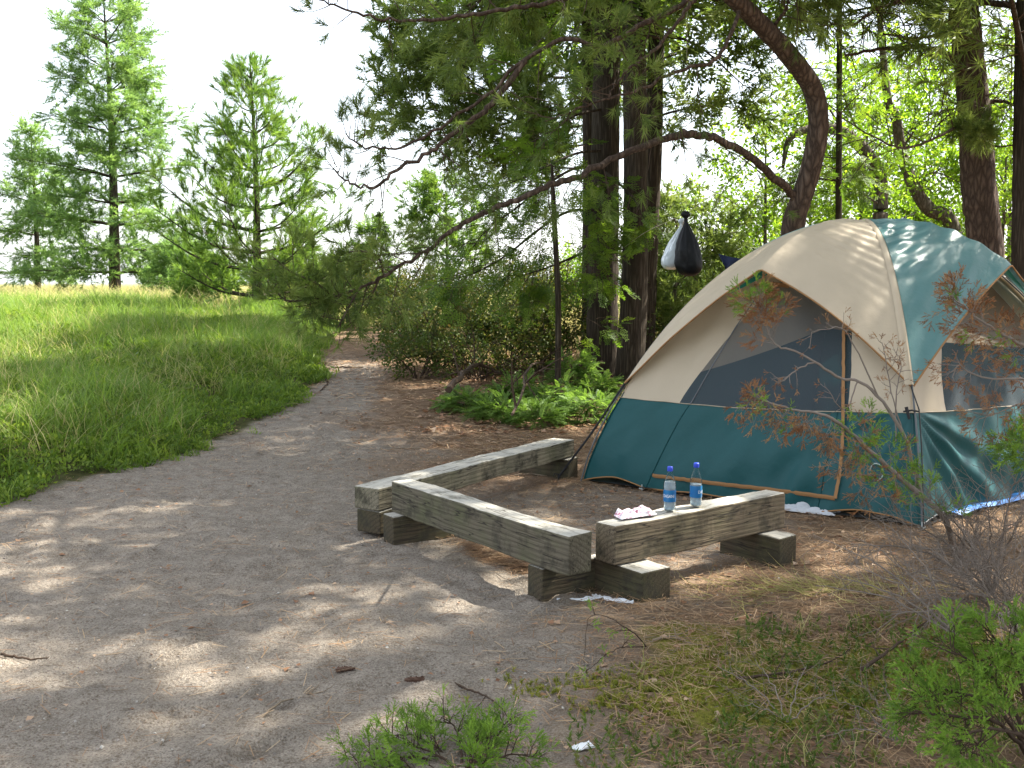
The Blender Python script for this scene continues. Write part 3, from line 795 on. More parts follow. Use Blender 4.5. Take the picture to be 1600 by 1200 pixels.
# beige ridge sleeve over the near pole
rs = MB()
P = [Sf(1.0, u) for u in np.linspace(.02, 1, 60)]
V = []
for i, v in enumerate(P):
    w = .018 + .022 * (i / 59)
    sx = Vector((-1, .12, 0)).normalized()
    V += [tuple(v + sx * w + Vector((0, -.004, .006))), tuple(v + Vector((0, -.022, .012))), tuple(v - sx * w * .4 + Vector((0, -.004, .008)))]
i = np.arange(59)[:, None] * 3; j = np.arange(2)[None]
rs.add(V, np.stack([i + j, i + j + 1, i + 4 + j, i + 3 + j], -1).reshape(-1, 4))
part('pole_sleeve', rs, F_BEIGE, tent, True)
# green gussets under both brows
def gusset(S, no, t0, t1, tw):
    g_ = MB(); 
    a = S(t0, .985) - no * .03 - Vector((0, 0, .012)); b = S(t1, .985) - no * .03 - Vector((0, 0, .012)); c_ = tw
    V, q_ = [], []
    n_ = 8
    for i in range(n_ + 1):
        for j in range(n_ + 1 ):
            pass
    g_.add([tuple(a), tuple(b), tuple(c_[0]), tuple(c_[1])], [(0, 1, 2, 3)])
    part('brow_gusset', g_, F_GREEN, tent)
gusset(Sf, nFF, .42, .5, (at(1200, 429, 7.32), at(1140, 460, 7.40)))
gusset(Sr, nRR, .5, .62, (at(1640, 500, 7.45), at(1572, 428, 7.36)))
# corner ties, guy line and stake
def tie(pts, r=.0045, name='corner_strap'):
    t_ = MB(); t_.tube(pts, r, n=5); return part(name, t_, F_STRAP, tent, True)
nc = Sf(1.0, 1.0); na = Sf(0.0, 1.0)
tie([nc, at(1436, 640, 6.50), at(1440, 700, 6.42), at(1442, 760, 6.33), at(1443, 826, 6.25)])
tie([at(1412, 643, 6.56), at(1425, 641, 6.50), at(1436, 643, 6.49)], .006)
ck = MB(); ck.tube([at(1416, 636, 6.52), at(1421, 655, 6.50)], .012, .009, 8); part('pole_clip', ck, F_STRAP, tent, True)
tie([at(975, 600, 7.93), at(976, 612, 7.9), at(984, 616, 7.86)], .005)
stk = Gp(872, 750)
tie([na, (na + stk) / 2 - Vector((0, 0, .012)), stk + Vector((0, 0, .02))], .009, 'guy_strap')
st = MB(); st.tube([stk + Vector((0, 0, .05)), stk + Vector((.01, 0, -.05))], .006, n=6)
st.tube([stk + Vector((0, 0, .045)), stk + Vector((-.03, -.02, .055)), stk + Vector((-.035, -.02, .035))], .004, n=5)
part('stake', st, F_STRAP, tent, True)
for px, py in ((1003, 767), (1311, 801), (1440, 828)):
    g0 = Gp(px, py); st = MB()
    st.tube([g0 + Vector((0, 0, .05)), g0 + Vector((0, -.01, -.04))], .005, n=6)
    st.tube([g0 + Vector((-.02, 0, .02)), g0 + Vector((.0, -.02, .015)), g0 + Vector((.02, 0, .02))], .006, n=5)
    part('stake', st, simple('pale_stake', (.35, .37, .36), .5), tent, True)
# round tag drawn as a light ring on the near corner
cz = Vector(lowf(*find(lowf, 1371, 737))) + nF * .01
sd_ = nF.cross(Vector((0, 0, 1))).normalized(); rg = MB()
rg.tube([cz + sd_ * .047 * math.cos(a) + Vector((0, 0, 1)) * .055 * math.sin(a) - nF * .0 for a in np.linspace(0, 6.2832, 30)], .004, n=5)
part('loop', rg, simple('pale_loop', (.55, .68, .66), .5), tent, True)
# blue strip of ground tarp peeping out along the right side
bt = MB(); V = []
for k in range(30):
    u = k / 29; a = Gp(1492 + (1660 - 1492) * u, 813 - (813 - 764) * u); a.z = float(hgt(a.x, a.y)) + .045 + .01 * math.sin(9 * u)
    o_ = Vector((nR.x, nR.y, 0)) * (.045 + .012 * math.sin(23 * u))
    V += [tuple(a - o_ * 2.2), tuple(a + Vector((0, 0, .008))), tuple(a + o_ * .55 + Vector((0, 0, -.012)))]
i = np.arange(29)[:, None] * 3; j = np.arange(2)[None]
bt.add(V, np.stack([i + j, i + j + 1, i + 4 + j, i + 3 + j], -1).reshape(-1, 4))
tag(bt.build('tarp', simple('blue_tarp', (.04, .22, .62), .4, .5)), 'strip of bright blue tarp showing under the right side of the tent', 'tarp')
# grey-white towel on the ground at the tent door
def cloth(name, c, rx, ry, rot, h, mat, label, cat, seed, n=40, base=None):
    X, Y = np.meshgrid(np.linspace(-1, 1, n), np.linspace(-1, 1, n))
    rr = fbm(X * 1.3 + seed, Y * 1.3, 3, 1.) * .5
    x = X * (1 + rr) * rx; y = Y * (1 - rr) * ry
    cr, sr = math.cos(rot), math.sin(rot); xx = c.x + x * cr - y * sr; yy = c.y + x * sr + y * cr
    zz = (hgt(xx, yy) if base is None else base) + .006 + h * np.clip(.45 + 1.3 * np.abs(fbm(X * 2.4 + seed, Y * 5 + seed, 4, 1.)) * 2, 0, 2) * (1 - np.maximum(abs(X), abs(Y)) ** 6 * .9)
    mb = MB(); i = np.arange(n - 1)[:, None] * n; j = np.arange(n - 1)[None]
    mb.add(np.stack([xx, yy, zz], -1).reshape(-1, 3), np.stack([i + j, i + j + 1, i + n + 1 + j, i + n + j], -1).reshape(-1, 4))
    o = mb.build(name, mat, None, True); tag(o, label, cat); return o
cloth('towel', Gp(1262, 802) + Vector((-.02, .06, 0)), .24, .07, -.55, .045, simple('pale_towel', (.52, .54, .57), .9, .1), 'crumpled grey white towel on the ground under the tent door', 'towel', 3)

# ================================================================ bottles, paper, litter
m, N, L = newmat('clear_plastic'); p = N['Principled BSDF']; p.inputs['Base Color'].default_value = (.93, .97, 1, 1)
p.inputs['Transmission Weight'].default_value = 1; p.inputs['Roughness'].default_value = .06; p.inputs['IOR'].default_value = 1.12; M['plastic'] = m
m, N, L = newmat('bottled_water'); p = N['Principled BSDF']; p.inputs['Base Color'].default_value = (.85, .95, 1, 1)
p.inputs['Transmission Weight'].default_value = .72; p.inputs['Roughness'].default_value = .0; p.inputs['IOR'].default_value = 1.2; M['water'] = m
M['cap'] = simple('blue_cap_plastic', (.02, .06, .55), .35, .5)
M['label'] = simple('blue_label_film', (.008, .07, .28), .3, .5, bscale=12, var=(.01, .17, .36))
M['white_print'] = simple('white_print', (.85, .88, .92), .5)
def lathe(profile, n=32):
    mb = MB(); pr = np.array(profile, float); k = len(pr); th = np.linspace(0, 2 * math.pi, n, endpoint=False)
    V = np.stack([pr[:, 0:1] * np.cos(th), pr[:, 0:1] * np.sin(th), np.repeat(pr[:, 1:2], n, 1)], -1).reshape(-1, 3)
    i = np.arange(k - 1)[:, None] * n; j = np.arange(n)[None]; j2 = (j + 1) % n
    mb.add(V, np.stack([i + j, i + j2, i + n + j2, i + n + j], -1).reshape(-1, 4)); return mb
def bottle(px, py, lab, level, turn, text):
    b = atz(px, py, .357); root = thing('water_bottle', lab, 'water bottle', b, 'water bottles standing on the beam'); root.rotation_euler = (0, 0, turn)
    r = .0315
    prof_ = [(.001, .008), (.012, .006), (.022, .002), (.028, .003), (r, .010), (r, .022), (r - .0015, .026), (r, .030), (r - .001, .060), (r, .110), (r + .0005, .125), (r - .001, .131), (r, .136),
             (r - .002, .148), (r - .008, .165), (r - .0145, .182), (.0125, .196), (.0115, .204), (.0115, .209)]
    def put(name, mb, mat, smooth=True):
        o = mb.build(name, mat, root, smooth); o.matrix_parent_inverse = Matrix.Identity(4); return o
    inner = [(x - .0012 if x > .002 else x, z + .001) for x, z in prof_][::-1]
    put('bottle_body', lathe(prof_ + inner), M['plastic'])
    wp = [(.0005, .0095)] + [(x - .0022, z + .0015) for x, z in prof_[1:] if z < level]; wp += [(wp[-1][0], level), (.0005, level)]
    put('water', lathe(wp), M['water'])
    put('cap', lathe([(.0005, .206), (.0145, .206), (.0148, .208), (.0145, .226), (.0135, .229), (.0005, .229)], 28), M['cap'])
    lo = put('label', lathe([(r + .0008, .048), (r + .0010, .05), (r + .0010, .108), (r + .0008, .110)], 40), M['label'])
    if text:
        cu = bpy.data.curves.new('lettering', 'FONT'); cu.body = text; cu.size = .0235; cu.align_x = 'CENTER'; cu.align_y = 'CENTER'; cu.resolution_u = 4
        to = bpy.data.objects.new('lettering', cu); COL.objects.link(to)
        bpy.context.view_layer.update()
        me = bpy.data.meshes.new_from_object(to.evaluated_get(bpy.context.evaluated_depsgraph_get())); bpy.data.objects.remove(to)
        for v in me.vertices:
            a = v.co.x * 1.0 / r * .74 - math.pi / 2; v.co = Vector(((r + .0022) * math.cos(a), (r + .0022) * math.sin(a), .078 + v.co.y))
        me.materials.append(M['white_print'])
        w = bpy.data.objects.new('lettering', me); COL.objects.link(w); w.parent = lo
    return root
bottle(1046, 797, 'water bottle with white lettering towards the camera, the one beside the crumpled wrapper', .150, -.35, 'DASANI')
bottle(1087, 790, 'water bottle farther from the crumpled wrapper, its lettering turned away', .118, 1.15, 'DASANI')
# crumpled wrapper on the beam
m, N, L = newmat('wrapper'); p = N['Principled BSDF']
nz = noise(N, L, 26, 2, .5); L.new(ramp(N, L, nz, [(.46, (.66, .66, .72)), (.52, (.45, .22, .30)), (.58, (.72, .70, .75)), (.66, (.35, .12, .18))]), p.inputs['Base Color'])
p.inputs['Roughness'].default_value = .4
wc = (atz(962, 815, .355) + atz(1022, 798, .355)) / 2
cloth('candy_wrapper', wc, .11, .045, .55, .036, m, 'crumpled white and pink wrapper lying on the beam beside the bottles', 'wrapper', 8, 34, .352)
# white scraps by the big block
def scrap(pts, w, lab, seed):
    P = smooth_path([Gp(*q) for q in pts], 16); mb = MB(); V = []
    r_ = np.random.default_rng(seed)
    for i in range(16):
        T = nrm(P[min(i + 1, 15)] - P[max(i - 1, 0)]); S = np.array([-T[1], T[0], 0]); ww = w * (.4 + .9 * r_.random()) * math.sin(math.pi * (i + .6) / 16.2) ** .5
        V += [P[i] - S * ww + [0, 0, .004], P[i] + [0, 0, .012 + .012 * r_.random()], P[i] + S * ww + [0, 0, .005]]
    i = np.arange(15)[:, None] * 3; j = np.arange(2)[None]
    mb.add(V, np.stack([i + j, i + j + 1, i + 4 + j, i + 3 + j], -1).reshape(-1, 4))
    tag(mb.build('paper_scrap', M['white_print'], None, True), lab, 'paper scrap', 'torn white scraps by the big block')
scrap([(870, 942), (900, 940), (935, 936)], .016, 'torn white scrap lying open on the sand left of the big block', 1)
scrap([(925, 932), (950, 938), (990, 944)], .018, 'long white scrap tucked along the foot of the big block', 2)
scrap([(878, 928), (900, 924), (922, 926)], .012, 'thin white scrap under the end of the mossy beam', 3)
tag(cloth('paper_scrap', Gp(911, 1170), .035, .022, .3, .014, M['white_print'], 'small white scrap on the needles beyond the low green juniper', 'paper scrap', 5, 10))

# ================================================================ bags hung between the trees
M['bag'] = simple('black_bag_plastic', (.004, .0045, .006), .5, .22, bump=.6, bscale=14)
M['bag_white'] = simple('white_bag_plastic', (.55, .62, .66), .4, .5, bump=.4, bscale=14, **{'Transmission Weight': .25})
def bag(cx, top, bot, wpx, Y, mat, seed, name, lean=0):
    mb = MB(); n = 90; k = 48; r_ = np.random.default_rng(seed); sc = Y / F
    c = at(cx, top, Y); H_ = (bot - top) * sc; Rm = wpx / 2 * sc
    V = []
    for i in range(k):
        u = i / (k - 1)
        if u < .10: rad = .20 + .12 * math.sin(math.pi * u / .10)
        elif u < .17: rad = .13
        else:
            w_ = (u - .17) / .83; rad = .13 + .87 * (math.sin(min(1, w_ / .72) * math.pi / 2) ** 1.05) * (1 if w_ < .72 else max(.02, (1 - ((w_ - .72) / .28) ** 2.6)) ** .5)
        for j in range(n):
            th = 2 * math.pi * j / n
            pl = 1 + .055 * math.sin(th * 11 + seed) * max(0, 1 - u * 1.1) + .26 * float(fbm(th * 1.4 + seed * 7, u * 5, 4, 1.)) * min(1, (math.pi - abs(th - math.pi)) * 2) * (1 if 0 < j < n - 1 else .5)
            V.append((c.x + Rm * rad * pl * math.cos(th) + lean * u * Rm, c.y + Rm * rad * pl * .85 * math.sin(th), c.z - H_ * u))
    i = np.arange(k - 1)[:, None] * n; j = np.arange(n)[None]; j2 = (j + 1) % n
    mb.add(V, np.stack([i + j, i + j2, i + n + j2, i + n + j], -1).reshape(-1, 4)); return mb, c
mb, bc = bag(1071, 330, 430, 43, 10.2, M['bag'], 2, 'b', .35)
o = mb.build('garbage_bag', M['bag'], None, True); tag(o, 'black plastic bag knotted and hung on a line beside the dark trunks', 'bag')
mb, _ = bag(1067, 341, 420, 36, 10.3, M['bag_white'], 5, 'w', -.95)
tag(mb.build('plastic_bag', M['bag_white'], None, True), 'white plastic bag hanging just behind the black bag', 'bag')
mb = MB(); V = []
c0, c1, c2 = at(1122, 396, 9.6), at(1160, 404, 9.6), at(1136, 425, 9.6)
for i in range(9):
    for j in range(9):
        u, w_ = i / 8, j / 8; a = c0.lerp(c1, u); b_ = c0.lerp(c2, .3 + .4 * u) if u < .5 else c1.lerp(c2, .9); q = a.lerp(c2.lerp(a, .15), w_)
        V.append((q.x, q.y + .03 * math.sin(u * 9) * w_, q.z - .008 * math.sin(math.pi * u)))
i = np.arange(8)[:, None] * 9; j = np.arange(8)[None]
mb.add(V, np.stack([i + j, i + j + 1, i + 10 + j, i + 9 + j], -1).reshape(-1, 4))
tag(mb.build('cloth', simple('navy_cloth', (.012, .02, .06), .8)), 'dark navy cloth pegged on a line just left of the tent roof', 'cloth')
M['rope'] = simple('pale_rope', (.5, .45, .36), .8)
mb = MB(); mb.tube(smooth_path([at(1074, -60, 10.2), at(1073, 150, 10.2), at(1072, 333, 10.2)], 16), .0016, n=4)
tag(mb.build('line', M['rope']), 'thin pale line the black bag hangs from', 'rope')
mb = MB(); mb.tube(smooth_path([at(968, 392, 13.2), at(1010, 362, 12.2), at(1072, 333, 10.6), at(1125, 300, 10.4), at(1240, 262, 10.3)], 24), .003, n=4)
tag(mb.build('rope', M['rope']), 'pale rope strung from the dark trunks towards the leaning pine', 'rope')
# ================================================================ trees
def P3(seq): return [at(*q) for q in seq]
def ground_pt(px, Y):
    x = (px - 800) / F * Y; return Vector((x, Y, float(hgt(x, Y))))

# ---- the leaning red pine whose limbs frame the tent
T = Tree(); g = ground_pt(1222, 10.9)
tr = T.limb([g - Vector((0, 0, .15))] + P3([(1232, 480, 10.8), (1236, 400, 10.7), (1242, 340, 10.6), (1262, 280, 10.5), (1278, 205, 10.4), (1272, 145, 10.3), (1240, 95, 10.1), (1200, 50, 9.9), (1160, 10, 9.7), (1110, -40, 9.5), (1040, -120, 9.3), (960, -260, 9.1), (900, -420, 9.0), (860, -620, 8.9)]), [.16, .15, .135, .125] , n=14, seg=None) if False else None
Pm = smooth_path([g - Vector((0, 0, .15))] + P3([(1232, 480, 10.8), (1236, 400, 10.7), (1242, 340, 10.6), (1262, 280, 10.5), (1278, 205, 10.4), (1272, 145, 10.3), (1240, 95, 10.1), (1200, 50, 9.9), (1160, 10, 9.7), (1110, -40, 9.5), (1040, -130, 9.3), (980, -260, 9.2), (950, -420, 9.2), (940, -620, 9.3), (960, -800, 9.6)]), 90)
T.w.tube(Pm, np.interp(np.linspace(0, 1, 90), [0, .12, .22, .5, .75, 1], [.165, .132, .108, .090, .07, .03]), n=16, rough=.10)
lb = T.limb(P3([(1243, 312, 10.55), (1225, 290, 10.4), (1190, 260, 10.2), (1145, 228, 9.95), (1100, 211, 9.7), (1060, 211, 9.5), (1010, 226, 9.3), (960, 246, 9.15), (900, 277, 8.95), (850, 293, 8.8), (795, 318, 8.7), (745, 338, 8.6), (708, 358, 8.5), (680, 382, 8.45), (650, 402, 8.4), (600, 432, 8.35), (560, 452, 8.3), (520, 462, 8.25), (486, 466, 8.2)]), .044, .007, 10, 110, .3, .008)
crown = MB()
# twigs at the drooping end of the long limb
T.twigs(lb, 14, .42, .72, 1.0, up=.12, fwd=.7, r=.007, sub=4, taper=.25, droop=.02, step=.7, curl=.25, side=(-.2, 0, .1))
T.twigs(lb, 8, .32, .80, 1.0, up=-.3, fwd=.4, r=.006, sub=4, taper=.2, droop=.05, step=.7, curl=.2)
T.twigs(lb, 12, .35, .42, .72, up=-.1, fwd=.6, r=.005, sub=2, droop=.05)
T.twigs(lb, 10, .5, .05, .5, up=-.5, fwd=.5, r=.006, sub=1, droop=.1)
T.foliage(crown, T_BRUSH, .95, extra=0, spread=.035)
# second drooping end towards lower left (440,400) .. (420,500)
for seq in ([(520, 462, 8.25), (490, 440, 8.2), (455, 425, 8.15), (425, 400, 8.1)], [(486, 466, 8.2), (450, 470, 8.15), (425, 450, 8.1)], [(560, 452, 8.3), (545, 480, 8.25), (528, 512, 8.2)], [(600, 432, 8.35), (590, 400, 8.3), (560, 392, 8.2), (530, 398, 8.15)]):
    q = T.limb(P3(seq), .012, .005, 5, 10, .1)
    T.twigs(q, 5, .26, .1, 1., up=.1, fwd=.8, r=.005, sub=5, taper=.2, curl=.3, step=.8)
T.foliage(crown, T_BRUSH, .95, extra=0, spread=.03)
# limbs reaching left from the trunk top; their tips hang dark against the sky
limbs = [
    [(1110, -40, 9.5), (1060, 12, 9.3), (1000, 40, 9.1), (940, 72, 8.9), (880, 60, 8.8), (820, 95, 8.7), (760, 150, 8.6), (700, 190, 8.5), (640, 226, 8.4), (600, 232, 8.35), (560, 226, 8.3), (540, 208, 8.3)],
    [(1040, -130, 9.3), (960, -40, 9.0), (880, 0, 8.8), (800, 14, 8.6), (720, 26, 8.5), (640, 32, 8.4), (570, 24, 8.3), (520, 8, 8.2), (495, -2, 8.2)],
    [(820, 95, 8.7), (780, 150, 8.6), (740, 185, 8.5), (700, 215, 8.45), (670, 240, 8.4), (625, 262, 8.35), (590, 290, 8.3), (560, 292, 8.3), (530, 275, 8.25), (522, 255, 8.25)],
    [(1160, 10, 9.7), (1120, 90, 9.2), (1060, 110, 8.9), (1000, 140, 8.7), (960, 150, 8.5), (900, 170, 8.4), (850, 190, 8.3)],
    [(1110, -40, 9.5), (1040, 60, 9.0), (980, 110, 8.6), (950, 150, 8.4)],
    [(1200, 50, 9.9), (1225, 20, 9.8), (1232, 0, 9.8), (1250, -30, 9.7)],
]
for k, sq in enumerate(limbs):
    q = T.limb(P3(sq), .027 if k < 3 else .020, .005, 7, 50, .2, .008)
    if k in (0, 1, 2):
        T.twigs(q, 9, .28, .78, 1., up=.35, fwd=.5, r=.005, sub=2, taper=.2, curl=.3)
        T.twigs(q, 11, .5, .15, .7, up=.0, fwd=.5, r=.006, sub=3, taper=.2, droop=.03)
    else: T.twigs(q, 11, .5, .25, 1., up=.0, fwd=.6, r=.006, sub=3, taper=.2, droop=.02)
T.foliage(crown, T_BRUSH, .95, extra=0, spread=.05, keep=.8)
# the high crown, above the picture, that throws the dappled shade
for k in range(16):
    u = .66 + .34 * (k + .5) / 16; b = Pm[int(u * 89)]
    an = rng.random() * 6.28; L_ = 2.6 * (1.15 - .5 * (u - .66) / .34)
    e = b + np.array([math.cos(an) * L_, math.sin(an) * L_, .2 + .5 * rng.random()])
    q = T.limb([b, (b + e) / 2 + [0, 0, .25], e], .035, .008, 6, 10)
    T.twigs(q, 14, .9, .2, 1., up=.15, fwd=.5, r=.008, sub=4, taper=.3, step=.7)
T.foliage(crown, T_BRUSH2, 1.2, extra=1, spread=.14)
tree_obj('red_pine', 'leaning red pine with a snaking trunk and a long limb arching left', 'pine tree', g, T, crown, M['bark_red'], M['pine'])

# ---- generic pieces for standing trunks with image-measured courses
def trunk(T, seq, radii, base_y, n=14, k=60, buttress=1.5, rough=.09):
    px0 = seq[0][0]; g = ground_pt(px0, base_y)
    pts = [g - Vector((0, 0, .2)), g + Vector((0, 0, .12))] + P3(seq[1:] if seq[0][1] is None else seq)
    P = smooth_path(pts, k); u = np.linspace(0, 1, k)
    rad = np.interp(u, np.linspace(0, 1, len(radii)), radii) * (1 + (buttress - 1) * np.exp(-u * 22))
    T.w.tube(P, rad, n=n, rough=rough); return P, g
def crown_limbs(T, P, u0, u1, num, L, r=.03, up=.1, nt_=14, tw=.7, sub=3, bias=None, droop=.0, seg=8, flat=.3, topper=.4):
    k = len(P)
    for i in range(num):
        u = u0 + (u1 - u0) * (i + rng.random()) / num; b = P[int(u * (k - 1))]
        an = rng.random() * 6.2832
        d = np.array([math.cos(an), math.sin(an), up + rng.normal(0, .12)])
        if bias is not None: d = d + np.array(bias)
        d = nrm(d); l = L * (1 - topper * (u - u0) / (u1 - u0 + 1e-6)) * (.7 + .5 * rng.random())
        mid = b + d * l * .5 + np.array([0, 0, .06 * l]); e = b + d * l + np.array([0, 0, -droop * l])
        q = T.limb([b, mid, e], r, r * .25, 5, seg, .1)
        T.twigs(q, nt_, tw, .15, 1., up=.05, fwd=.5, r=r * .25, sub=sub, taper=.45, flat=flat, droop=droop * .3)
# ---- dark cedar trio
def cedar(seq, radii, base_y, label, seed_n, crown_from=.62):
    T = Tree(); P, g = trunk(T, seq, radii, base_y, buttress=1.35); cr = MB()
    crown_limbs(T, P, crown_from, 1., 18, 2.0, .03, .05, 10, .7, 4, droop=.12)
    T.foliage(cr, T_HEMFAR, 1.0, True, 0, .12)
    return T, cr, P, g
cg = 'dark furrowed trunks standing together'
T1, c1_, Pc1, g1 = cedar([(943, None), (941, 500, 14.1), (943, 400, 14.1), (945, 300, 14.1), (947, 150, 14.1), (950, 0, 14.1), (952, -200, 14.1), (950, -450, 14.2), (950, -800, 14.2)], [.235, .225, .205, .19, .175, .15, .06], 14.1, '', 1)
# hemlock-like boughs falling left of the trunk, as in the picture
def bough(T, cr, seq, L, num, r=.022, tpl=T_HEM, sc=1., droop=.15, ex=0, up=-.15, sub=4, flat=.55, u0=.12):
    q = T.limb(P3(seq), r, r * .25, 6, 22, .12)
    T.twigs(q, num, L, u0, 1., up=up, fwd=.7, r=r * .3, sub=sub, taper=.35, droop=droop, flat=flat, step=.7)
    T.foliage(cr, tpl, sc, True, ex, .09, .78)
def multi(T, cr, lst, **kw):
    for sq, L, num in lst: bough(T, cr, sq, L, num, **kw)
multi(T1, c1_, [
    ([(944, 235, 14.0), (900, 240, 13.6), (850, 262, 13.3), (800, 285, 13.0), (765, 292, 12.9)], .75, 20),
    ([(944, 262, 14.0), (900, 262, 13.4), (850, 292, 13.1), (800, 330, 12.9), (760, 360, 12.7), (735, 392, 12.6)], .75, 22),
    ([(944, 330, 14.0), (890, 330, 13.5), (840, 360, 13.2), (790, 400, 12.9), (745, 425, 12.7), (700, 438, 12.6)], .8, 24),
    ([(944, 380, 14.0), (900, 400, 13.4), (850, 420, 13.0), (800, 435, 12.8)], .6, 16),
    ([(946, 270, 13.9), (965, 285, 13.3), (990, 310, 12.9), (1008, 345, 12.7)], .45, 16),
    ([(944, 285, 13.9), (930, 300, 13.3), (932, 350, 12.9), (938, 400, 12.8), (940, 425, 12.8)], .35, 16),
    ([(944, 170, 14.0), (900, 180, 13.6), (860, 205, 13.3), (820, 228, 13.1)], .7, 16)], droop=.14)
tree_obj('cedar', 'dark furrowed trunk, left of the trio, boughs sweeping down to its left', 'tree', g1, T1, c1_, M['bark_dark'], M['hemlock'], group=cg)
T2, c2_, Pc2, g2 = cedar([(985, None), (990, 480, 13.5), (993, 380, 13.5), (993, 300, 13.5), (992, 150, 13.5), (990, 0, 13.5), (992, -200, 13.5), (998, -450, 13.5), (1000, -800, 13.5)], [.21, .19, .165, .155, .145, .12, .05], 13.5, '', 2)
multi(T2, c2_, [([(995, 195, 13.6), (1050, 175, 14.0), (1110, 165, 14.4), (1180, 172, 14.7)], .6, 20), ([(995, 120, 13.6), (1040, 90, 14.0), (1100, 80, 14.2), (1160, 100, 14.5)], .55, 16),
                ([(995, 60, 13.6), (1040, 20, 13.8), (1100, 10, 14.0), (1180, 20, 14.2)], .8, 18)], tpl=T_SOFT, sc=.9, droop=.02, up=.05, ex=0)
tree_obj('cedar', 'straight dark trunk in the middle of the trio, moss green on its right side', 'tree', g2, T2, c2_, M['bark_dark'], M['pine'], group=cg)
T3, c3_, Pc3, g3 = cedar([(1008, None), (1012, 420, 14.6), (1016, 330, 14.6), (1022, 230, 14.6), (1024, 120, 14.6), (1028, 0, 14.6), (1036, -200, 14.6), (1045, -500, 14.6)], [.15, .14, .13, .12, .11, .09, .05], 14.6, '', 3, .72)
tree_obj('cedar', 'thinner dark trunk at the back right of the trio, leaning slightly right', 'tree', g3, T3, c3_, M['bark_dark'], M['hemlock'], group=cg)
T4, c4_, Pc4, g4 = cedar([(918, None), (920, 300, 15.2), (918, 150, 15.2), (915, 0, 15.2), (910, -300, 15.2)], [.10, .095, .085, .07, .04], 15.2, '', 4, .8)
tree_obj('cedar', 'slim dark trunk partly hidden behind the left of the trio', 'tree', g4, T4, c4_, M['bark_dark'], M['hemlock'], group=cg)

# ---- white pine behind the trio: soft dark plumes against the sky, upper middle
T = Tree(); cr = MB()
P, g = trunk(T, [(950, None), (948, 380, 19), (948, 200, 19), (948, 0, 19), (945, -200, 19), (940, -420, 19)], [.16, .15, .13, .10, .05], 19, buttress=1.2)
multi(T, cr, [
    ([(946, 170, 19), (862, 180, 18.9), (800, 160, 18.6), (740, 130, 18.2), (680, 100, 18.0), (620, 92, 17.9)], 1.15, 30),
    ([(946, 220, 19), (862, 230, 18.9), (800, 190, 18.5), (730, 180, 18.2), (660, 170, 18.0), (612, 168, 17.9)], 1.0, 28),
    ([(946, 110, 19), (862, 120, 18.9), (800, 80, 18.5), (740, 50, 18.2), (690, 35, 18.0), (640, 50, 17.9)], 1.15, 28),
    ([(946, 50, 19), (862, 60, 18.9), (810, 20, 18.5), (770, 0, 18.2), (730, -20, 18.0)], 1.1, 22),
    ([(946, 190, 19), (862, 200, 18.9), (900, 150, 18.6), (940, 110, 18.4), (990, 80, 18.2)], 1.1, 24),
    ([(946, 110, 19), (862, 120, 18.9), (910, 60, 18.6), (960, 20, 18.4)], 1.1, 22),
    ([(946, 262, 19), (864, 260, 18.9), (820, 230, 18.4), (770, 205, 18.2), (715, 215, 18.0)], .9, 22)], tpl=T_SOFT, sc=1.05, droop=.0, up=.05, ex=1, flat=.3, sub=5)
crown_limbs(T, P, .78, 1., 12, 2.0, .03, .1, 12, .7, 3)
T.foliage(cr, T_SOFT, 1.2, False, 1, .15)
tree_obj('white_pine', 'soft plumed pine against the sky, upper middle, behind the dark trunks', 'pine tree', g, T, cr, M['bark_dark'], M['pine'])

# ---- thin sapling left of the trio and thin fir pole right of the leaning pine
T = Tree(); cr = MB()
P, g = trunk(T, [(872, None), (872, 470, 12.4), (868, 380, 12.4), (864, 300, 12.4), (862, 250, 12.4)], [.042, .038, .034, .03, .012], 12.4, 8, 30, 1.2)
for k in range(12):
    u = .35 + .6 * k / 12; b = P[int(u * 29)]; sgn = -1 if k % 2 else 1
    T.twigs(np.array([b, b + [sgn * .35, -.1, .10], b + [sgn * .7, -.2, .02]]), 6, .38, .1, 1, up=-.1, fwd=.6, r=.004, sub=4, droop=.1, flat=.5)
T.foliage(cr, T_HEM, .9, True, 0, keep=.7)
tree_obj('hemlock_sapling', 'thin straight hemlock sapling just left of the dark trunks', 'sapling', g, T, cr, M['bark_dark'], M['hemlock'])
T = Tree(); cr = MB()
P, g = trunk(T, [(1309, None), (1310, 380, 14.2), (1311, 200, 14.2), (1312, 0, 14.2), (1314, -300, 14.2), (1316, -520, 14.2)], [.055, .048, .042, .036, .015], 14.2, 8, 60, 1.2)
for k in range(44):
    u = .35 + .64 * rng.random(); b = P[int(u * 59)]; an = rng.random() * 6.28; l = 1.15 * (1.15 - u * .6)
    q = T.limb([b, b + np.array([math.cos(an) * l * .5, math.sin(an) * l * .5, .03]), b + np.array([math.cos(an) * l, math.sin(an) * l, -.22])], .010, .003, 4, 8)
    T.twigs(q, 9, .32, .15, 1, up=-.15, fwd=.7, r=.003, sub=3, droop=.12, flat=.5)
T.foliage(cr, T_HEM, .85, True, 0, keep=.75)
tree_obj('fir', 'slim dark fir pole rising behind the tent top with short drooping boughs', 'fir tree', g, T, cr, M['bark_dark'], M['hemlock'])

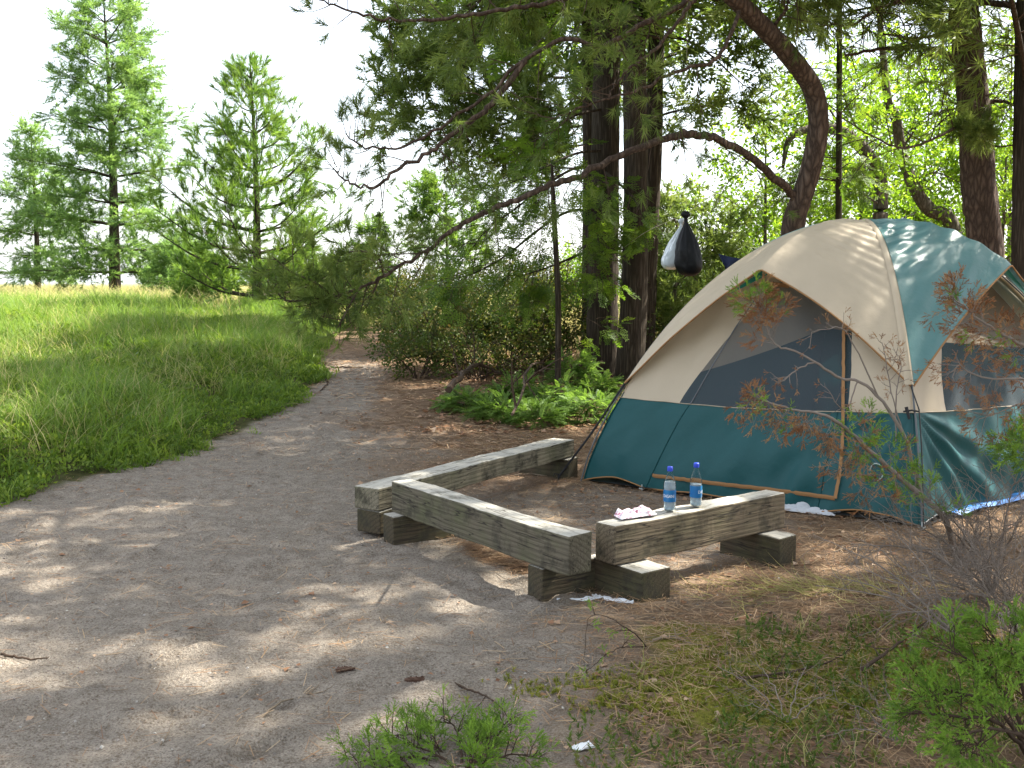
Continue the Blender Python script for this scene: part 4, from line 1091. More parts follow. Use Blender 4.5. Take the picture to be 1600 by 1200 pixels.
# ---- stout red pine right, behind the tent
T = Tree(); cr = MB()
P5, g = trunk(T, [(1548, None), (1540, 400, 11.8), (1530, 300, 11.8), (1524, 200, 11.8), (1516, 110, 11.8), (1505, 0, 11.8), (1498, -120, 11.8), (1495, -400, 11.8), (1490, -800, 11.9), (1490, -1100, 12)], [.21, .195, .185, .175, .155, .14, .10, .04], 11.8, 16, 90, 1.3, .12)
for sq, r in [([(1524, 125, 11.8), (1500, 105, 11.7), (1465, 78, 11.6), (1420, 74, 11.5), (1370, 78, 11.4), (1320, 86, 11.3)], .045), ([(1512, 60, 11.8), (1470, 55, 11.6), (1420, 60, 11.4), (1380, 52, 11.2)], .03),
              ([(1514, 35, 11.8), (1460, 36, 11.7), (1410, 40, 11.6)], .02), ([(1520, 165, 11.8), (1495, 163, 11.7)], .04), ([(1528, 165, 11.8), (1560, 158, 11.7), (1600, 168, 11.5), (1650, 166, 11.3)], .028),
              ([(1526, 225, 11.8), (1580, 228, 11.7), (1640, 215, 11.5)], .014), ([(1524, 180, 11.8), (1480, 205, 11.3), (1440, 225, 11.0), (1400, 230, 10.8), (1340, 200, 10.6), (1285, 155, 10.5)], .018),
              ([(1505, -40, 11.8), (1440, -10, 11.4), (1380, 10, 11.1), (1330, 40, 10.9)], .03), ([(1505, -60, 11.8), (1560, -20, 11.4), (1620, 10, 11.1)], .03)]:
    q = T.limb(P3(sq), r, r * .3, 7, 26, .2, .006)
    if r > .017: T.twigs(q, int(14), .6, .15, 1, up=.05, fwd=.35, r=.008, sub=5, taper=.2, step=.6)
T.foliage(cr, T_BRUSH, .9, False, 0, .1, keep=.16)
for sq in ([(1526, 215, 11.6), (1532, 208, 11.3), (1536, 202, 11.1)], [(1506, 200, 11.7), (1512, 206, 11.4)]):
    q = T.limb(P3(sq), .008, .003, 4, 6); T.twigs(q, 6, .16, .2, 1, fwd=.8, r=.003, sub=3)
T.foliage(cr, T_BRUSH, 1., False, 1, .03)
crown_limbs(T, P5, .64, 1., 22, 3.2, .045, .35, 12, .95, 4)
T.foliage(cr, T_BRUSH2, 1.3, False, 1, .16, .7)
tree_obj('red_pine', 'stout red pine trunk with crooked dead limbs behind the right of the tent', 'pine tree', g, T, cr, M['bark_red'], M['pine'])
T = Tree(); cr = MB()
P, g = trunk(T, [(1600, None), (1602, 420, 11.2), (1604, 300, 11.2), (1606, 100, 11.2), (1610, -100, 11.2), (1620, -500, 11.2), (1625, -1000, 11.2)], [.155, .15, .145, .13, .10, .04], 11.2, 14, 60, 1.2)
crown_limbs(T, P, .52, 1., 20, 2.6, .04, .2, 12, .9, 4)
T.foliage(cr, T_BRUSH2, 1.3, False, 1, .16, .7)
tree_obj('pine', 'dark trunk cut by the right edge of the picture beside the stout pine', 'pine tree', g, T, cr, M['bark_dark'], M['pine'])

# ---- crooked trees behind
def crooked(seq, radii, base_y, label, boughs, name='birch', cl=M['leaf'], bk=M['bark_grey'], tpl=T_LEAF, sc=1., cat='tree', ex=0, keep=1.):
    T = Tree(); cr = MB(); P, g = trunk(T, seq, radii, base_y, 9, 60, 1.2)
    for sq, L, num in boughs:
        q = T.limb(P3(sq), .022, .006, 5, 18); T.twigs(q, num, L, .1, 1, up=.1, fwd=.5, r=.006, sub=5, taper=.2, step=.7)
    T.twigs(P, 14, .9, .35, 1., up=.2, fwd=.3, r=.009, sub=5, taper=.2, step=.7)
    T.foliage(cr, tpl, sc, False, ex, .16, keep)
    return tree_obj(name, label, cat, g, T, cr, bk, cl)
crooked([(1375, None), (1374, 380, 16), (1376, 320, 16), (1374, 275, 16), (1350, 235, 15.9), (1320, 208, 15.8), (1290, 200, 15.7), (1255, 204, 15.5), (1232, 220, 15.4), (1223, 262, 15.3)], [.13, .12, .11, .10, .08, .06, .025], 16,
        'crooked tree arching left over the tent top like a hook', [([(1376, 320, 16), (1340, 300, 15.6), (1300, 290, 15.4)], .8, 10), ([(1320, 208, 15.8), (1290, 160, 15.7), (1270, 120, 15.6)], .8, 10)], keep=.75)
crooked([(1510, None), (1490, 360, 16.5), (1450, 325, 16.5), (1425, 285, 16.5), (1408, 235, 16.5), (1400, 185, 16.5), (1388, 160, 16.4), (1380, 90, 16.4), (1372, 0, 16.4)], [.14, .13, .11, .09, .08, .06, .04], 16.5,
        'crooked grey tree leaning left between the hooked tree and the stout pine', [([(1408, 235, 16.5), (1440, 190, 16.3), (1470, 170, 16.2)], .8, 12), ([(1425, 285, 16.5), (1460, 270, 16.3), (1500, 285, 16.2)], .7, 12)])
# leafy trees and bushes forming the bright screen behind the tent
def leafy(px, Y, top, spread, n, label, group='leafy trees behind the tent', cl='leaf', tpl=T_LEAF, sc=1., low=.25, name='leafy_tree', cat='tree', ex=1, dens=1., bk='bark_grey', rt=.05):
    T = Tree(); cr = MB(); g = ground_pt(px, Y); ht = CAM_H + (436 - top) / F * Y - g.z
    lean = rng.normal(0, .04, 2) * ht
    P = smooth_path([g - Vector((0, 0, .1)), g + Vector((lean[0] * .5, lean[1] * .5, ht * .5)), g + Vector((lean[0], lean[1], ht))], 30)
    T.w.tube(P, rt, .012, 8, rough=.1)
    for k in range(n):
        u = low + (1 - low) * (k + rng.random()) / n; b = P[int(u * 29)]; an = rng.random() * 6.28
        l = spread * math.sin(math.pi * (.18 + .72 * (u - low) / (1 - low))) * (.7 + .5 * rng.random())
        e = b + np.array([math.cos(an) * l, math.sin(an) * l * .8, l * (.25 + .4 * rng.random())])
        q = T.limb([b, (b + e) / 2 + [0, 0, .08 * l], e], .016, .005, 4, 8)
        T.twigs(q, max(3, int(6 * dens)), .5 * spread ** .5, .2, 1, up=.1, fwd=.5, r=.005, sub=4, taper=.3, step=.7)
    T.foliage(cr, tpl, sc * .9, False, min(ex, 1), .14, .66)
    return tree_obj(name, label, cat, g, T, cr, M[bk], M[cl], group=group)
leafy(1195, 17.5, 215, 1.0, 12, 'bright leafy bush in the sky gap just left of the leaning pine trunk', dens=.8, ex=1)
leafy(1130, 19, 330, 1.1, 10, 'low bright bush right of the hanging bags', dens=.9, ex=1, name='bush', cat='bush')
leafy(1330, 19, 130, 1.6, 16, 'tall leafy tree directly behind the thin fir pole', ex=1)
leafy(1430, 21, 120, 1.9, 18, 'tall leafy tree filling the gap left of the stout pine')
leafy(1490, 18, 250, 1.2, 12, 'leafy bush low in the gap against the stout pine')
leafy(1575, 20, 60, 1.9, 20, 'tall leafy tree between the stout pine and the trunk at the edge')
leafy(1265, 20, 280, 1.2, 12, 'round leafy bush showing between the leaning pine and the fir pole')
leafy(1400, 17.5, 330, 1.0, 10, 'low leafy bush over the middle of the tent roof', name='bush', cat='bush')
leafy(1690, 17, -100, 2.2, 22, 'big leafy tree at the right edge of the picture')
leafy(1560, 16, 250, 1.1, 10, 'leafy bush between the two right hand trunks just above the tent', name='bush', cat='bush')
# small pines right of the trio, beside the bags
leafy(1050, 15.2, 350, .75, 12, 'small dark pine between the trio and the black bag', 'small pines behind the bags', 'pine', T_SOFT, .8, .1, 'small_pine', 'pine tree', 1)
leafy(1092, 15.8, 350, .9, 12, 'small pine behind the black bag', 'small pines behind the bags', 'pine', T_SOFT, .8, .1, 'small_pine', 'pine tree', 1)
leafy(1045, 17.5, 425, .9, 12, 'low bushy pine under the white bag', 'small pines behind the bags', 'pine_bright', T_SOFT, .8, .05, 'small_pine', 'pine tree', 2)
leafy(700, 22, 300, 1.0, 14, 'yellow green tree whose top shows above the long limb', 'trees beyond the long limb', 'pine_bright', T_SOFT, .9, .3, 'pine', 'pine tree', 2)

# ---- pines standing in the meadow, left
def far_pine(px, Y, top, halfw, label, kind, nwh, tpl, mat, seed, up0, lowfrac, wscale=1., bk='bark_dark', ex=1, per=6, topw=.12, rt=.14, tw=.5, flat=.5, prf=None):
    T = Tree(); cr = MB(); g = ground_pt(px, Y); ht = CAM_H + (436 - top) / F * Y - g.z; hw = halfw / F * Y
    P = smooth_path([g - Vector((0, 0, .1)), g + Vector((.01 * ht, 0, ht * .5)), g + Vector((0, 0, ht))], 60)
    T.w.tube(P, rt, .012, 9, rough=.08)
    for k in range(nwh):
        f = (k + .5) / nwh; u = lowfrac + (1 - lowfrac) * f ** .93; b = P[min(59, int(u * 59))]
        w_ = hw * (prf(f) if prf else (1 - f) ** .8 + topw)
        a0 = rng.random() * 6.28; nb = per - (1 if f > .7 else 0)
        for q_ in range(nb):
            an = a0 + 6.283 * q_ / nb + rng.normal(0, .25); l = w_ * (.6 + .55 * rng.random())
            rise = up0[0] + (up0[1] - up0[0]) * f
            c, s_ = math.cos(an), math.sin(an)
            e = b + np.array([c * l, s_ * l, l * rise]); mid = b + np.array([c * l * .5, s_ * l * .5, l * rise * (.25 if kind == 'red' else .6)])
            q = T.limb([b, mid, e], .012 + .012 * l, .005, 4, 9)
            T.twigs(q, max(3, int(l * 5 * wscale) + 1), tw * (.35 + .2 * l), .25, 1, up=.25 if kind == 'red' else .05, fwd=.75, r=.006, sub=3 if kind == 'red' else 4, taper=.4, flat=flat, curl=.25 if kind == 'red' else 0, step=.65)
    T.sites.append((P[-1], np.array([0, 0, 1.])))
    T.foliage(cr, tpl, .8 if kind != 'red' else 1., kind != 'red', 1 if kind != 'red' else 0, .16, .72 if kind != 'red' else .85)
    return tree_obj('pine' if kind == 'red' else 'white_pine', label, 'pine tree', g, T, cr, M[bk], M[mat], group='pines standing in the meadow')
far_pine(182, 33, 2, 112, 'tallest meadow pine, layered and pointed, second from the left', 'white', 13, T_SOFTFAR, 'white_pine', 1, (.0, .5), .06, 1.1, ex=1, per=6, rt=.20, tw=.6, flat=.85,
         prf=lambda f: [1.15, 1.0, 1.12, .85, 1.05, .8, 1.1, .75, 1.0, .65, .72, .4, .22][min(12, int(f * 13))])
far_pine(62, 38, 205, 62, 'smaller layered pine at the left edge of the meadow', 'white', 9, T_SOFTFAR, 'white_pine', 2, (0, .5), .10, 1.1, ex=1, per=6, rt=.13, tw=.55, flat=.85,
         prf=lambda f: [1., .7, 1.0, .7, .9, .8, .5, .4, .25][min(8, int(f * 9))])
far_pine(402, 21, 112, 140, 'bristly young pine with upturned shoots in front of the two layered pines', 'red', 12, T_BRUSHFAR, 'pine_bright', 3, (.35, .9), .05, 1.2, ex=0, per=5, rt=.11, tw=.55, flat=.15,
         prf=lambda f: [1.05, 1.1, 1.1, 1.0, .85, .72, .6, .48, .38, .28, .18, .1][min(11, int(f * 12))])
far_pine(290, 31, 385, 60, 'short bushy pine filling in between the tall and the bristly pine', 'white', 6, T_SOFTFAR, 'white_pine', 4, (0, .35), .05, .8, ex=1, per=6, rt=.08, tw=.75)
leafy(335, 24, 448, .9, 12, 'low pine bush at the left foot of the bristly young pine', 'low bushes along the far edge of the meadow', 'pine_bright', T_SOFT, 1.1, .05, 'small_pine', 'pine tree', 1)
leafy(465, 23, 440, .9, 12, 'low pine bush at the right foot of the bristly young pine', 'low bushes along the far edge of the meadow', 'pine', T_SOFT, 1.1, .05, 'small_pine', 'pine tree', 1)
leafy(545, 22, 440, .8, 12, 'low pine bush at the end of the long limb', 'low bushes along the far edge of the meadow', 'pine', T_SOFT, 1.0, .05, 'small_pine', 'pine tree', 1)
# little fir by the path
T = Tree(); cr = MB(); g = ground_pt(584, 21); ht = 1.55 + (436 - 338) / F * 21 - g.z
P = smooth_path([g, g + Vector((0, 0, ht))], 20); T.w.tube(P, .016, .004, 6)
for k in range(9):
    b = P[int(6 + 13 * k / 9)]
    for q_ in range(5):
        an = rng.random() * 6.28; l = .62 * (1 - k / 11)
        q = T.limb([b, b + np.array([math.cos(an) * l, math.sin(an) * l, .12 * l])], .005, .002, 4, 5); T.twigs(q, 5, .2, .2, 1, fwd=.9, r=.003, sub=3, flat=.8)
T.foliage(cr, T_FIR, 1.3, True, 1, .03)
tree_obj('fir_sapling', 'little fir standing alone against the sky above the path end', 'sapling', g, T, cr, M['bark_dark'], M['seedling'])

# ---- pines on the right, out of the picture, that shade the clearing
for k, (x, y, h_, lab) in enumerate([(7.0, 8.0, 14, 'tall pine on the right just outside the picture beside the tent'), (5.8, 4.6, 8.5, 'pine on the right just outside the picture near the juniper'), (5.2, 1.0, 8.0, 'pine to the right of the viewer, outside the picture'), (2.0, -1.2, 8, 'pine behind the viewer, outside the picture')]):
    T = Tree(); cr = MB(); g = Vector((x, y, float(hgt(x, y)))); P = smooth_path([g - Vector((0, 0, .1)), g + Vector((.1, 0, h_ / 2)), g + Vector((0, 0, h_))], 50)
    T.w.tube(P, .17, .03, 12, rough=.1)
    crown_limbs(T, P, .42, 1., 26 if k == 0 else 18, 3.4 if k == 0 else 2.7, .04, .12, 12, 1., 4, topper=.3)
    T.foliage(cr, T_BRUSH2, 1.4, False, 1, .17, .84)
    tree_obj('pine', lab, 'pine tree', g, T, cr, M['bark_red'], M['pine'])
# ================================================================ undergrowth
def in_view(x, y, m=.6): return np.abs(x) < .5 * y + m
def scatter(n, x0, x1, y0, y1, cond=None, m=.6):
    x = rng.uniform(x0, x1, n); y = rng.uniform(y0, y1, n)
    k = in_view(x, y, m)
    if cond is not None: k &= cond(x, y)
    x = x[k]; y = y[k]; return np.stack([x, y, hgt(x, y)], -1)
def ups(n, s=.2): return np.tile([0, 0, 1.], (n, 1)) + rng.normal(0, s, (n, 3))
def off_timber(x, y): return ~((y > 4.6) & (y < 8.3) & (x > -1.1) & (x < 1.9) & (np.abs((x + .9) * .0) < 1))
# meadow: short dense shoots near the sand, longer grass farther in, dry grass far off
edge_n = lambda x, y: edge_x(y) + .95 * fbm(x, y, 4, 1.3) + .0
mb = MB()
for sd_i, (h, w, n_, sp) in enumerate([(.10, .012, 10, .035), (.13, .011, 9, .03), (.085, .016, 9, .04)]):
    t = clump(n_, h, w, sp, sd_i)
    p_ = scatter(15000, -12, -1.5, 4.0, 20, lambda x, y: x < edge_n(x, y))
    mb.stamp(t, p_, ups(len(p_), .55), np.clip(.45 + .6 * rng.random(len(p_)) + 2.2 * fbm(p_[:, 0], p_[:, 1], 3, 1.6), .3, 2.2) + .5 * sstep(.3, 2.0, edge_x(p_[:, 1]) - p_[:, 0]) + .3 * (p_[:, 1] > 12))
tl_ = leaves(8, .09, .05, .022, 9)
p_ = scatter(22000, -9, -1.5, 4.5, 15, lambda x, y: (x < edge_n(x, y) + .05) & (fbm(x + 7, y, 3, 1.3) > -.05)); p_[:, 2] += .03
mb.stamp(tl_, p_, ups(len(p_), .3), .5 + .6 * rng.random(len(p_)))
tag(mb.build('green_shoots', M['creeper']), kind='stuff')
mb = MB()
for k, (h, w, n_, sp, cnt) in enumerate([(.30, .008, 8, .03, 6000), (.42, .007, 7, .03, 4200)]):
    t = clump(n_, h, w, sp, 20 + k, 3)
    p_ = scatter(cnt * 3, -14, -1.5, 5.0, 24, lambda x, y: (x < edge_n(x, y) - .35) & (fbm(x, y, 3, .8) > .0 - .15 * (edge_x(y) - x > 4)))
    mb.stamp(t, p_, ups(len(p_), .28), .6 + .6 * rng.random(len(p_)))
t = clump(6, .36, .020, .08, 31, 2)
p_ = scatter(9000, -28, 14, 19, 34, lambda x, y: (x < edge_x(y) + .3) & (rng.random(len(x)) > (y - 19) / 12))
mb.stamp(t, p_, ups(len(p_), .2), .6 + .6 * rng.random(len(p_)))
tag(mb.build('meadow_grass', M['grass']), kind='stuff')
mb = MB(); t = clump(6, .5, .016, .08, 41, 2)
p_ = scatter(44000, -32, 22, 20, 62, lambda x, y: rng.random(len(x)) < (y - 19) / 8)
mb.stamp(t, p_, ups(len(p_), .2), .6 + .6 * rng.random(len(p_)))
t = clump(7, .42, .007, .05, 42, 3)
p_ = scatter(1100, -9, -3, 6.5, 18, lambda x, y: x < edge_n(x, y) - .4)
mb.stamp(t, p_, ups(len(p_), .3), .6 + .5 * rng.random(len(p_)))
p_ = scatter(2600, -2.2, 9, 14.5, 24, lambda x, y: np.abs(x - (-2.1 - .09 * (y - 12))) > .8)
mb.stamp(t, p_, ups(len(p_), .3), .6 + .7 * rng.random(len(p_)))
tag(mb.build('dry_grass', M['dry_grass']), kind='stuff')
# needles, leaves and twigs on the ground
def flatdirs(n):
    a = rng.random(n) * 6.283; return np.stack([np.cos(a), np.sin(a), rng.normal(0, .10, n)], -1)
def lit_w(x, y):
    s_ = sstep(1.0, -.6, x - np.clip(np.where(y < 5, .35 - .25 * (5 - y), .35 - .36 * (y - 5)), -1.9, .4) + fbm(x, y, 4, 1.1) * 1.7) * sstep(14.5, 11, y)
    c_ = fbm(x + 3, y, 3, 2.2)
    return rng.random(len(x)) < np.clip((1 - s_) * .95 + .07 + np.maximum(0, c_) * .8, 0, 1)
T_N1 = (np.array([(-.0013, 0, 0), (.0013, 0, 0), (.0013, .0, .08), (-.0013, 0.0, .08)]), np.array([(0, 1, 2, 3)]))
mb = MB()
p_ = scatter(95000, -5, 5, 2.6, 10, lambda x, y: lit_w(x, y) & (x > edge_x(y) - .1)); p_[:, 2] += .006 + .014 * rng.random(len(p_))
mb.stamp(T_N1, p_, flatdirs(len(p_)), .5 + .9 * rng.random(len(p_)), flat=True)
T_N2 = (T_N1[0] * np.array([2.6, 1, 1.3]), T_N1[1])
p_ = scatter(40000, -5, 9, 9, 18, lambda x, y: lit_w(x, y) & (x > edge_x(y) - .1)); p_[:, 2] += .008 + .015 * rng.random(len(p_))
mb.stamp(T_N2, p_, flatdirs(len(p_)), .6 + .9 * rng.random(len(p_)), flat=True)
p_ = scatter(12000, .1, 3.4, 2.7, 5.2, lambda x, y: (x > .2 + .4 * rng.random(len(x))) & (fbm(x + 11, y, 3, 2.) > -.12)); p_[:, 2] += .008 + .03 * rng.random(len(p_))
mb.stamp(T_N1, p_, flatdirs(len(p_)), .4 + .7 * rng.random(len(p_)), flat=True, a=.4 + .55 * rng.random(len(p_)))
# needles strewn to imitate the patch of sunlight cast under the mossy beam
c_ = atz(800, 868, 0); p_ = np.stack([c_.x + rng.normal(0, .22, 5000), c_.y + rng.normal(0, .10, 5000), np.zeros(5000)], -1)
dd_ = np.array([D2n.x, D2n.y]); pp_ = rng.normal(0, .24, 5000); qq_ = rng.normal(0, .055, 5000)
p_[:, 0] = c_.x + dd_[0] * pp_ - dd_[1] * qq_; p_[:, 1] = c_.y + dd_[1] * pp_ + dd_[0] * qq_
p_[:, 2] = hgt(p_[:, 0], p_[:, 1]) + .03 * np.exp(-(qq_ / .07) ** 2) * rng.random(5000) + .006
mb.stamp(T_N1, p_, flatdirs(5000), .5 + .6 * rng.random(5000), flat=True)
tag(mb.build('pine_needle_litter', M['needles_litter']), kind='stuff')
mb = MB()
T_DL = (np.array([(0, 0, 0), (.014, .004, .016), (0, .0, .034), (-.013, .006, .015)]), np.array([(0, 1, 2, 3)]))
p_ = scatter(9000, -5, 6, 2.6, 16, lambda x, y: lit_w(x, y) & (x > edge_x(y) - .3)); p_[:, 2] += .012
mb.stamp(T_DL, p_, flatdirs(len(p_)), .4 + 1.0 * rng.random(len(p_)), flat=True)
p_ = scatter(900, -4, 1, 2.6, 10, lambda x, y: x > edge_x(y) + .2); p_[:, 2] += .012
mb.stamp(T_DL, p_, flatdirs(len(p_)), .3 + .5 * rng.random(len(p_)), flat=True)
p_ = scatter(5000, -1, 6, 10, 17); p_[:, 2] += .02
mb.stamp(T_DL, p_, flatdirs(len(p_)), 1.2 + 1.2 * rng.random(len(p_)), flat=True)
tag(mb.build('dead_leaf_litter', M['dead_leaf']), kind='stuff')
mb = MB()
def twig_litter(n, x0, x1, y0, y1, L_, r, cond):
    for q in scatter(n, x0, x1, y0, y1, cond):
        a = rng.random() * 6.28; l = L_ * (.4 + rng.random()); d = np.array([math.cos(a), math.sin(a), 0]); s_ = np.array([-d[1], d[0], 0]) * rng.normal(0, .12) * l
        pts = [q, q + d * l * .5 + s_, q + d * l]
        pts = [np.array([v[0], v[1], float(hgt(v[0], v[1])) + r + .004 + .01 * rng.random()]) for v in pts]
        mb.tube(pts, r, r * .5, 4, cap=False)
twig_litter(500, -1, 5, 2.6, 8, .16, .0022, lambda x, y: x > .0 + .1 * (y - 5) - .2 * rng.random(len(x)))
twig_litter(1300, .1, 3.4, 2.7, 5.2, .13, .0018, lambda x, y: x > .2 + .3 * rng.random(len(x)))
twig_litter(420, -4.5, 1, 2.6, 11, .05, .0020, lambda x, y: x > edge_x(y) + .2)
twig_litter(120, -1, 5, 8, 16, .4, .005, None)
tag(mb.build('twig_litter', M['wood_dead']), kind='stuff')
ico = []
T_ST = (np.array([(1, 0, 0), (-1, 0, 0), (0, 1, 0), (0, -1, 0), (0, 0, .6), (0, 0, -.6)]) * .006, np.array([(0, 2, 4), (2, 1, 4), (1, 3, 4), (3, 0, 4), (2, 0, 5), (1, 2, 5), (3, 1, 5), (0, 3, 5)]))
mb = MB(); p_ = scatter(9000, -4, 4, 2.6, 11, lambda x, y: x > edge_x(y) + .1); p_[:, 2] += .003
mb.stamp(T_ST, p_, ups(len(p_), .4), .4 + 1.1 * rng.random(len(p_)) ** 3)
tag(mb.build('pebbles', foliage('pebble', [(.1, (.10, .09, .08)), (.6, (.25, .22, .2)), (.95, (.6, .58, .52))], 0.0)), kind='stuff')
# moss cushion and low ground cover in the right foreground
mb = MB(); tm = tri_needles(14, .012, .014, .0035, 15, 75, 50)
def mossy(x, y): return (1 - np.hypot((x - 1.3) / 1.15, (y - 3.75) / .55) + fbm(x + 50, y, 4, 2.4) * 2.2 > rng.random(len(x)) * .55)
p_ = scatter(20000, -.2, 3, 2.9, 4.8, mossy); mb.stamp(tm, p_, ups(len(p_), .3), .8 + .7 * rng.random(len(p_)))
tag(mb.build('moss', M['moss']), kind='stuff')
mb = MB(); T_GC = tri_needles(16, .05, .018, .006, 30, 75, 51)
def gc(x, y): return (fbm(x + 5, y, 3, 2.2) > -.02 + .16 * sstep(3.2, 4.3, y) - .10 * sstep(.5, 2, x)) & (x > .15 + .35 * fbm(x, y + 9, 3, 1.5) + .8 * sstep(3.2, 4.4, y))
p_ = scatter(5000, -.2, 3.6, 2.7, 4.5, gc); mb.stamp(T_GC, p_, ups(len(p_), .5), .6 + .7 * rng.random(len(p_)))
tag(mb.build('low_ground_cover', foliage('ground_cover_leaves', [(.1, (.05, .09, .02)), (.5, (.11, .17, .03)), (.72, (.17, .19, .05)), (.9, (.22, .09, .045))], .3)), kind='stuff')
mb = MB(); tb_ = clump(5, .16, .004, .02, 55, 3)
p_ = scatter(120, .5, 3.2, 2.8, 5.2, lambda x, y: fbm(x, y, 2, 1.3) > -.03); mb.stamp(tb_, p_, ups(len(p_), .7), .6 + .6 * rng.random(len(p_)))
c_ = Gp(1300, 925)
p_ = np.stack([c_.x + rng.normal(0, .28, 70), c_.y + rng.normal(0, .10, 70), np.zeros(70)], -1); p_[:, 2] = hgt(p_[:, 0], p_[:, 1]) + .004
dr = np.tile([-1., -.15, .16], (70, 1)) + rng.normal(0, .25, (70, 3)) * [1, 1, .3]; mb.stamp(clump(5, .26, .006, .012, 56, 3), p_, dr, .8)
tag(mb.build('grass_tufts', M['dry_grass']), kind='stuff')

# ---- shrubs with dark arching stems between the path and the trio
def shrub(px, py, stems, ht, spread, label, leaf_m='leaf_shrub', dens=1., tpl=T_LEAFS, group='bushes under the pines', name='shrub', cat='shrub', lean=(0, 0), r=.012, wood='twig_dark', keep=1., sc=1., ex=1):
    T = Tree(); cr = MB(); g = Gp(px, py)
    for k in range(stems):
        an = 6.283 * k / stems + rng.normal(0, .4); d = np.array([math.cos(an) + lean[0], math.sin(an) * .7 + lean[1], 0])
        h_ = ht * (.55 + .6 * rng.random()); s_ = spread * (.4 + .8 * rng.random())
        b = np.array(g) + d * .05
        P = T.limb([b - [0, 0, .03], b + d * s_ * .35 + [0, 0, h_ * .45], b + d * s_ + [0, 0, h_]], r, r * .3, 5, 12, .1, .01)
        T.twigs(P, int(9 * dens), ht * .4, .25, 1, up=.3, fwd=.6, r=r * .35, sub=4, taper=.3, step=.7)
    T.foliage(cr, tpl, sc, False, ex, .07, keep)
    root = thing(name, label, cat, g, group); part('stems', T.w, M[wood], root, True)
    cr2 = cr; part('leaves', merge(T.t, cr2), [M[wood], M[leaf_m]], root)
    return root
shrub(690, 560, 12, 1.0, .85, 'shrub with bare dark stems fanning up at the right of the path end', dens=1., keep=.8, lean=(-.3, 0))
shrub(790, 572, 13, 1.1, 1., 'shrub with dark stems and reddish leaves in the middle under the boughs', dens=1.1, keep=.9)
shrub(745, 535, 7, 1.05, .7, 'pale green shrub behind the two dark stemmed shrubs', dens=1.1, keep=.9)
shrub(860, 560, 7, 1.0, .6, 'leafy shrub at the foot of the thin hemlock sapling', dens=.9, keep=.9)
shrub(640, 545, 8, .8, .6, 'low shrub right beside the path end', dens=1., keep=.9)
shrub(710, 512, 9, 1.2, .9, 'tall tangled shrub in the back row below the end of the long limb', dens=1.)
shrub(835, 525, 9, 1.15, .8, 'tangled shrub in the back row behind the thin hemlock sapling', dens=1.2)
shrub(610, 520, 8, 1.2, .8, 'tangled shrub at the left end of the back row by the path', dens=1.2)
shrub(655, 590, 9, .55, .8, 'low dark twiggy tangle nearest the path under the long limb', dens=1.1, keep=.45, lean=(.3, 0))
shrub(745, 592, 10, .6, .9, 'low dark twiggy tangle behind the leftmost seedling', dens=1.1, keep=.45)
shrub(845, 578, 10, .6, .8, 'low dark twiggy tangle left of the trio behind the seedlings', dens=1.1, keep=.45)
shrub(1040, 560, 7, .9, .6, 'dark twiggy bush between the trio and the tent edge', dens=1., keep=.5)
def fallen(seq, r, label):
    T = Tree(); P = T.limb([Gp(x, y, dz) for x, y, dz in seq], r, r * .3, 6, 20, .2, .01)
    T.twigs(P, 12, .5, .1, 1., up=.5, fwd=.4, r=r * .35, sub=4, taper=.3)
    root = thing('fallen_branch', label, 'branch', Gp(seq[0][0], seq[0][1]), 'dead branches under the boughs'); part('wood', merge(T.w, T.t), [M['twig_dark'], M['twig_dark']], root, True)
fallen([(700, 520, .5), (745, 562, .3), (800, 590, .08), (880, 598, .05)], .035, 'dark dead branch sloping down right to the litter before the shrubs')
fallen([(940, 560, .35), (880, 575, .15), (800, 580, .06), (740, 590, .05)], .03, 'dark dead branch lying from the trio leftwards')
fallen([(960, 600, .04), (900, 590, .05), (840, 560, .5), (800, 500, .9)], .025, 'thin dead branch rising left out of the litter by the trio')
shrub(895, 510, 6, 1.3, .5, 'green shrub just left of the dark trunks', 'leaf', dens=1.1, tpl=T_LEAF, sc=.7)
shrub(1075, 500, 7, 1.0, .7, 'green bush right of the dark trunks beside the tent edge', 'pine_bright', dens=1., tpl=T_SOFT, sc=.6)
for k, (px, Y_, h_, lab) in enumerate([(470, 24, .9, 'grey brown brush at the foot of the bristly young pine'), (40, 34, 1.2, 'grey leafless brush at the left edge of the meadow'), (110, 36, 1.0, 'brush between the two layered pines'), (560, 27, 1.2, 'brush behind the little fir by the path'), (650, 28, 1.3, 'pale brush on the rise beyond the path end'), (840, 27, 1.5, 'pale brush on the rise behind the thin hemlock sapling')]):
    g_ = ground_pt(px, Y_); v = g_ - Vector((0, 0, CAM_H)); c, sn = math.cos(PITCH), math.sin(PITCH)
    py_ = 600 - F * (v.z * c + v.y * sn) / (v.y * c - v.z * sn)
    shrub(px, py_, 10, h_, 1.1, lab, 'leaf_shrub' if k > 2 else 'dead_leaf', dens=.8, tpl=T_LEAF, group='brush on the far rise', name='brush', cat='brush', wood='twig_grey', r=.014, keep=.5, ex=0)
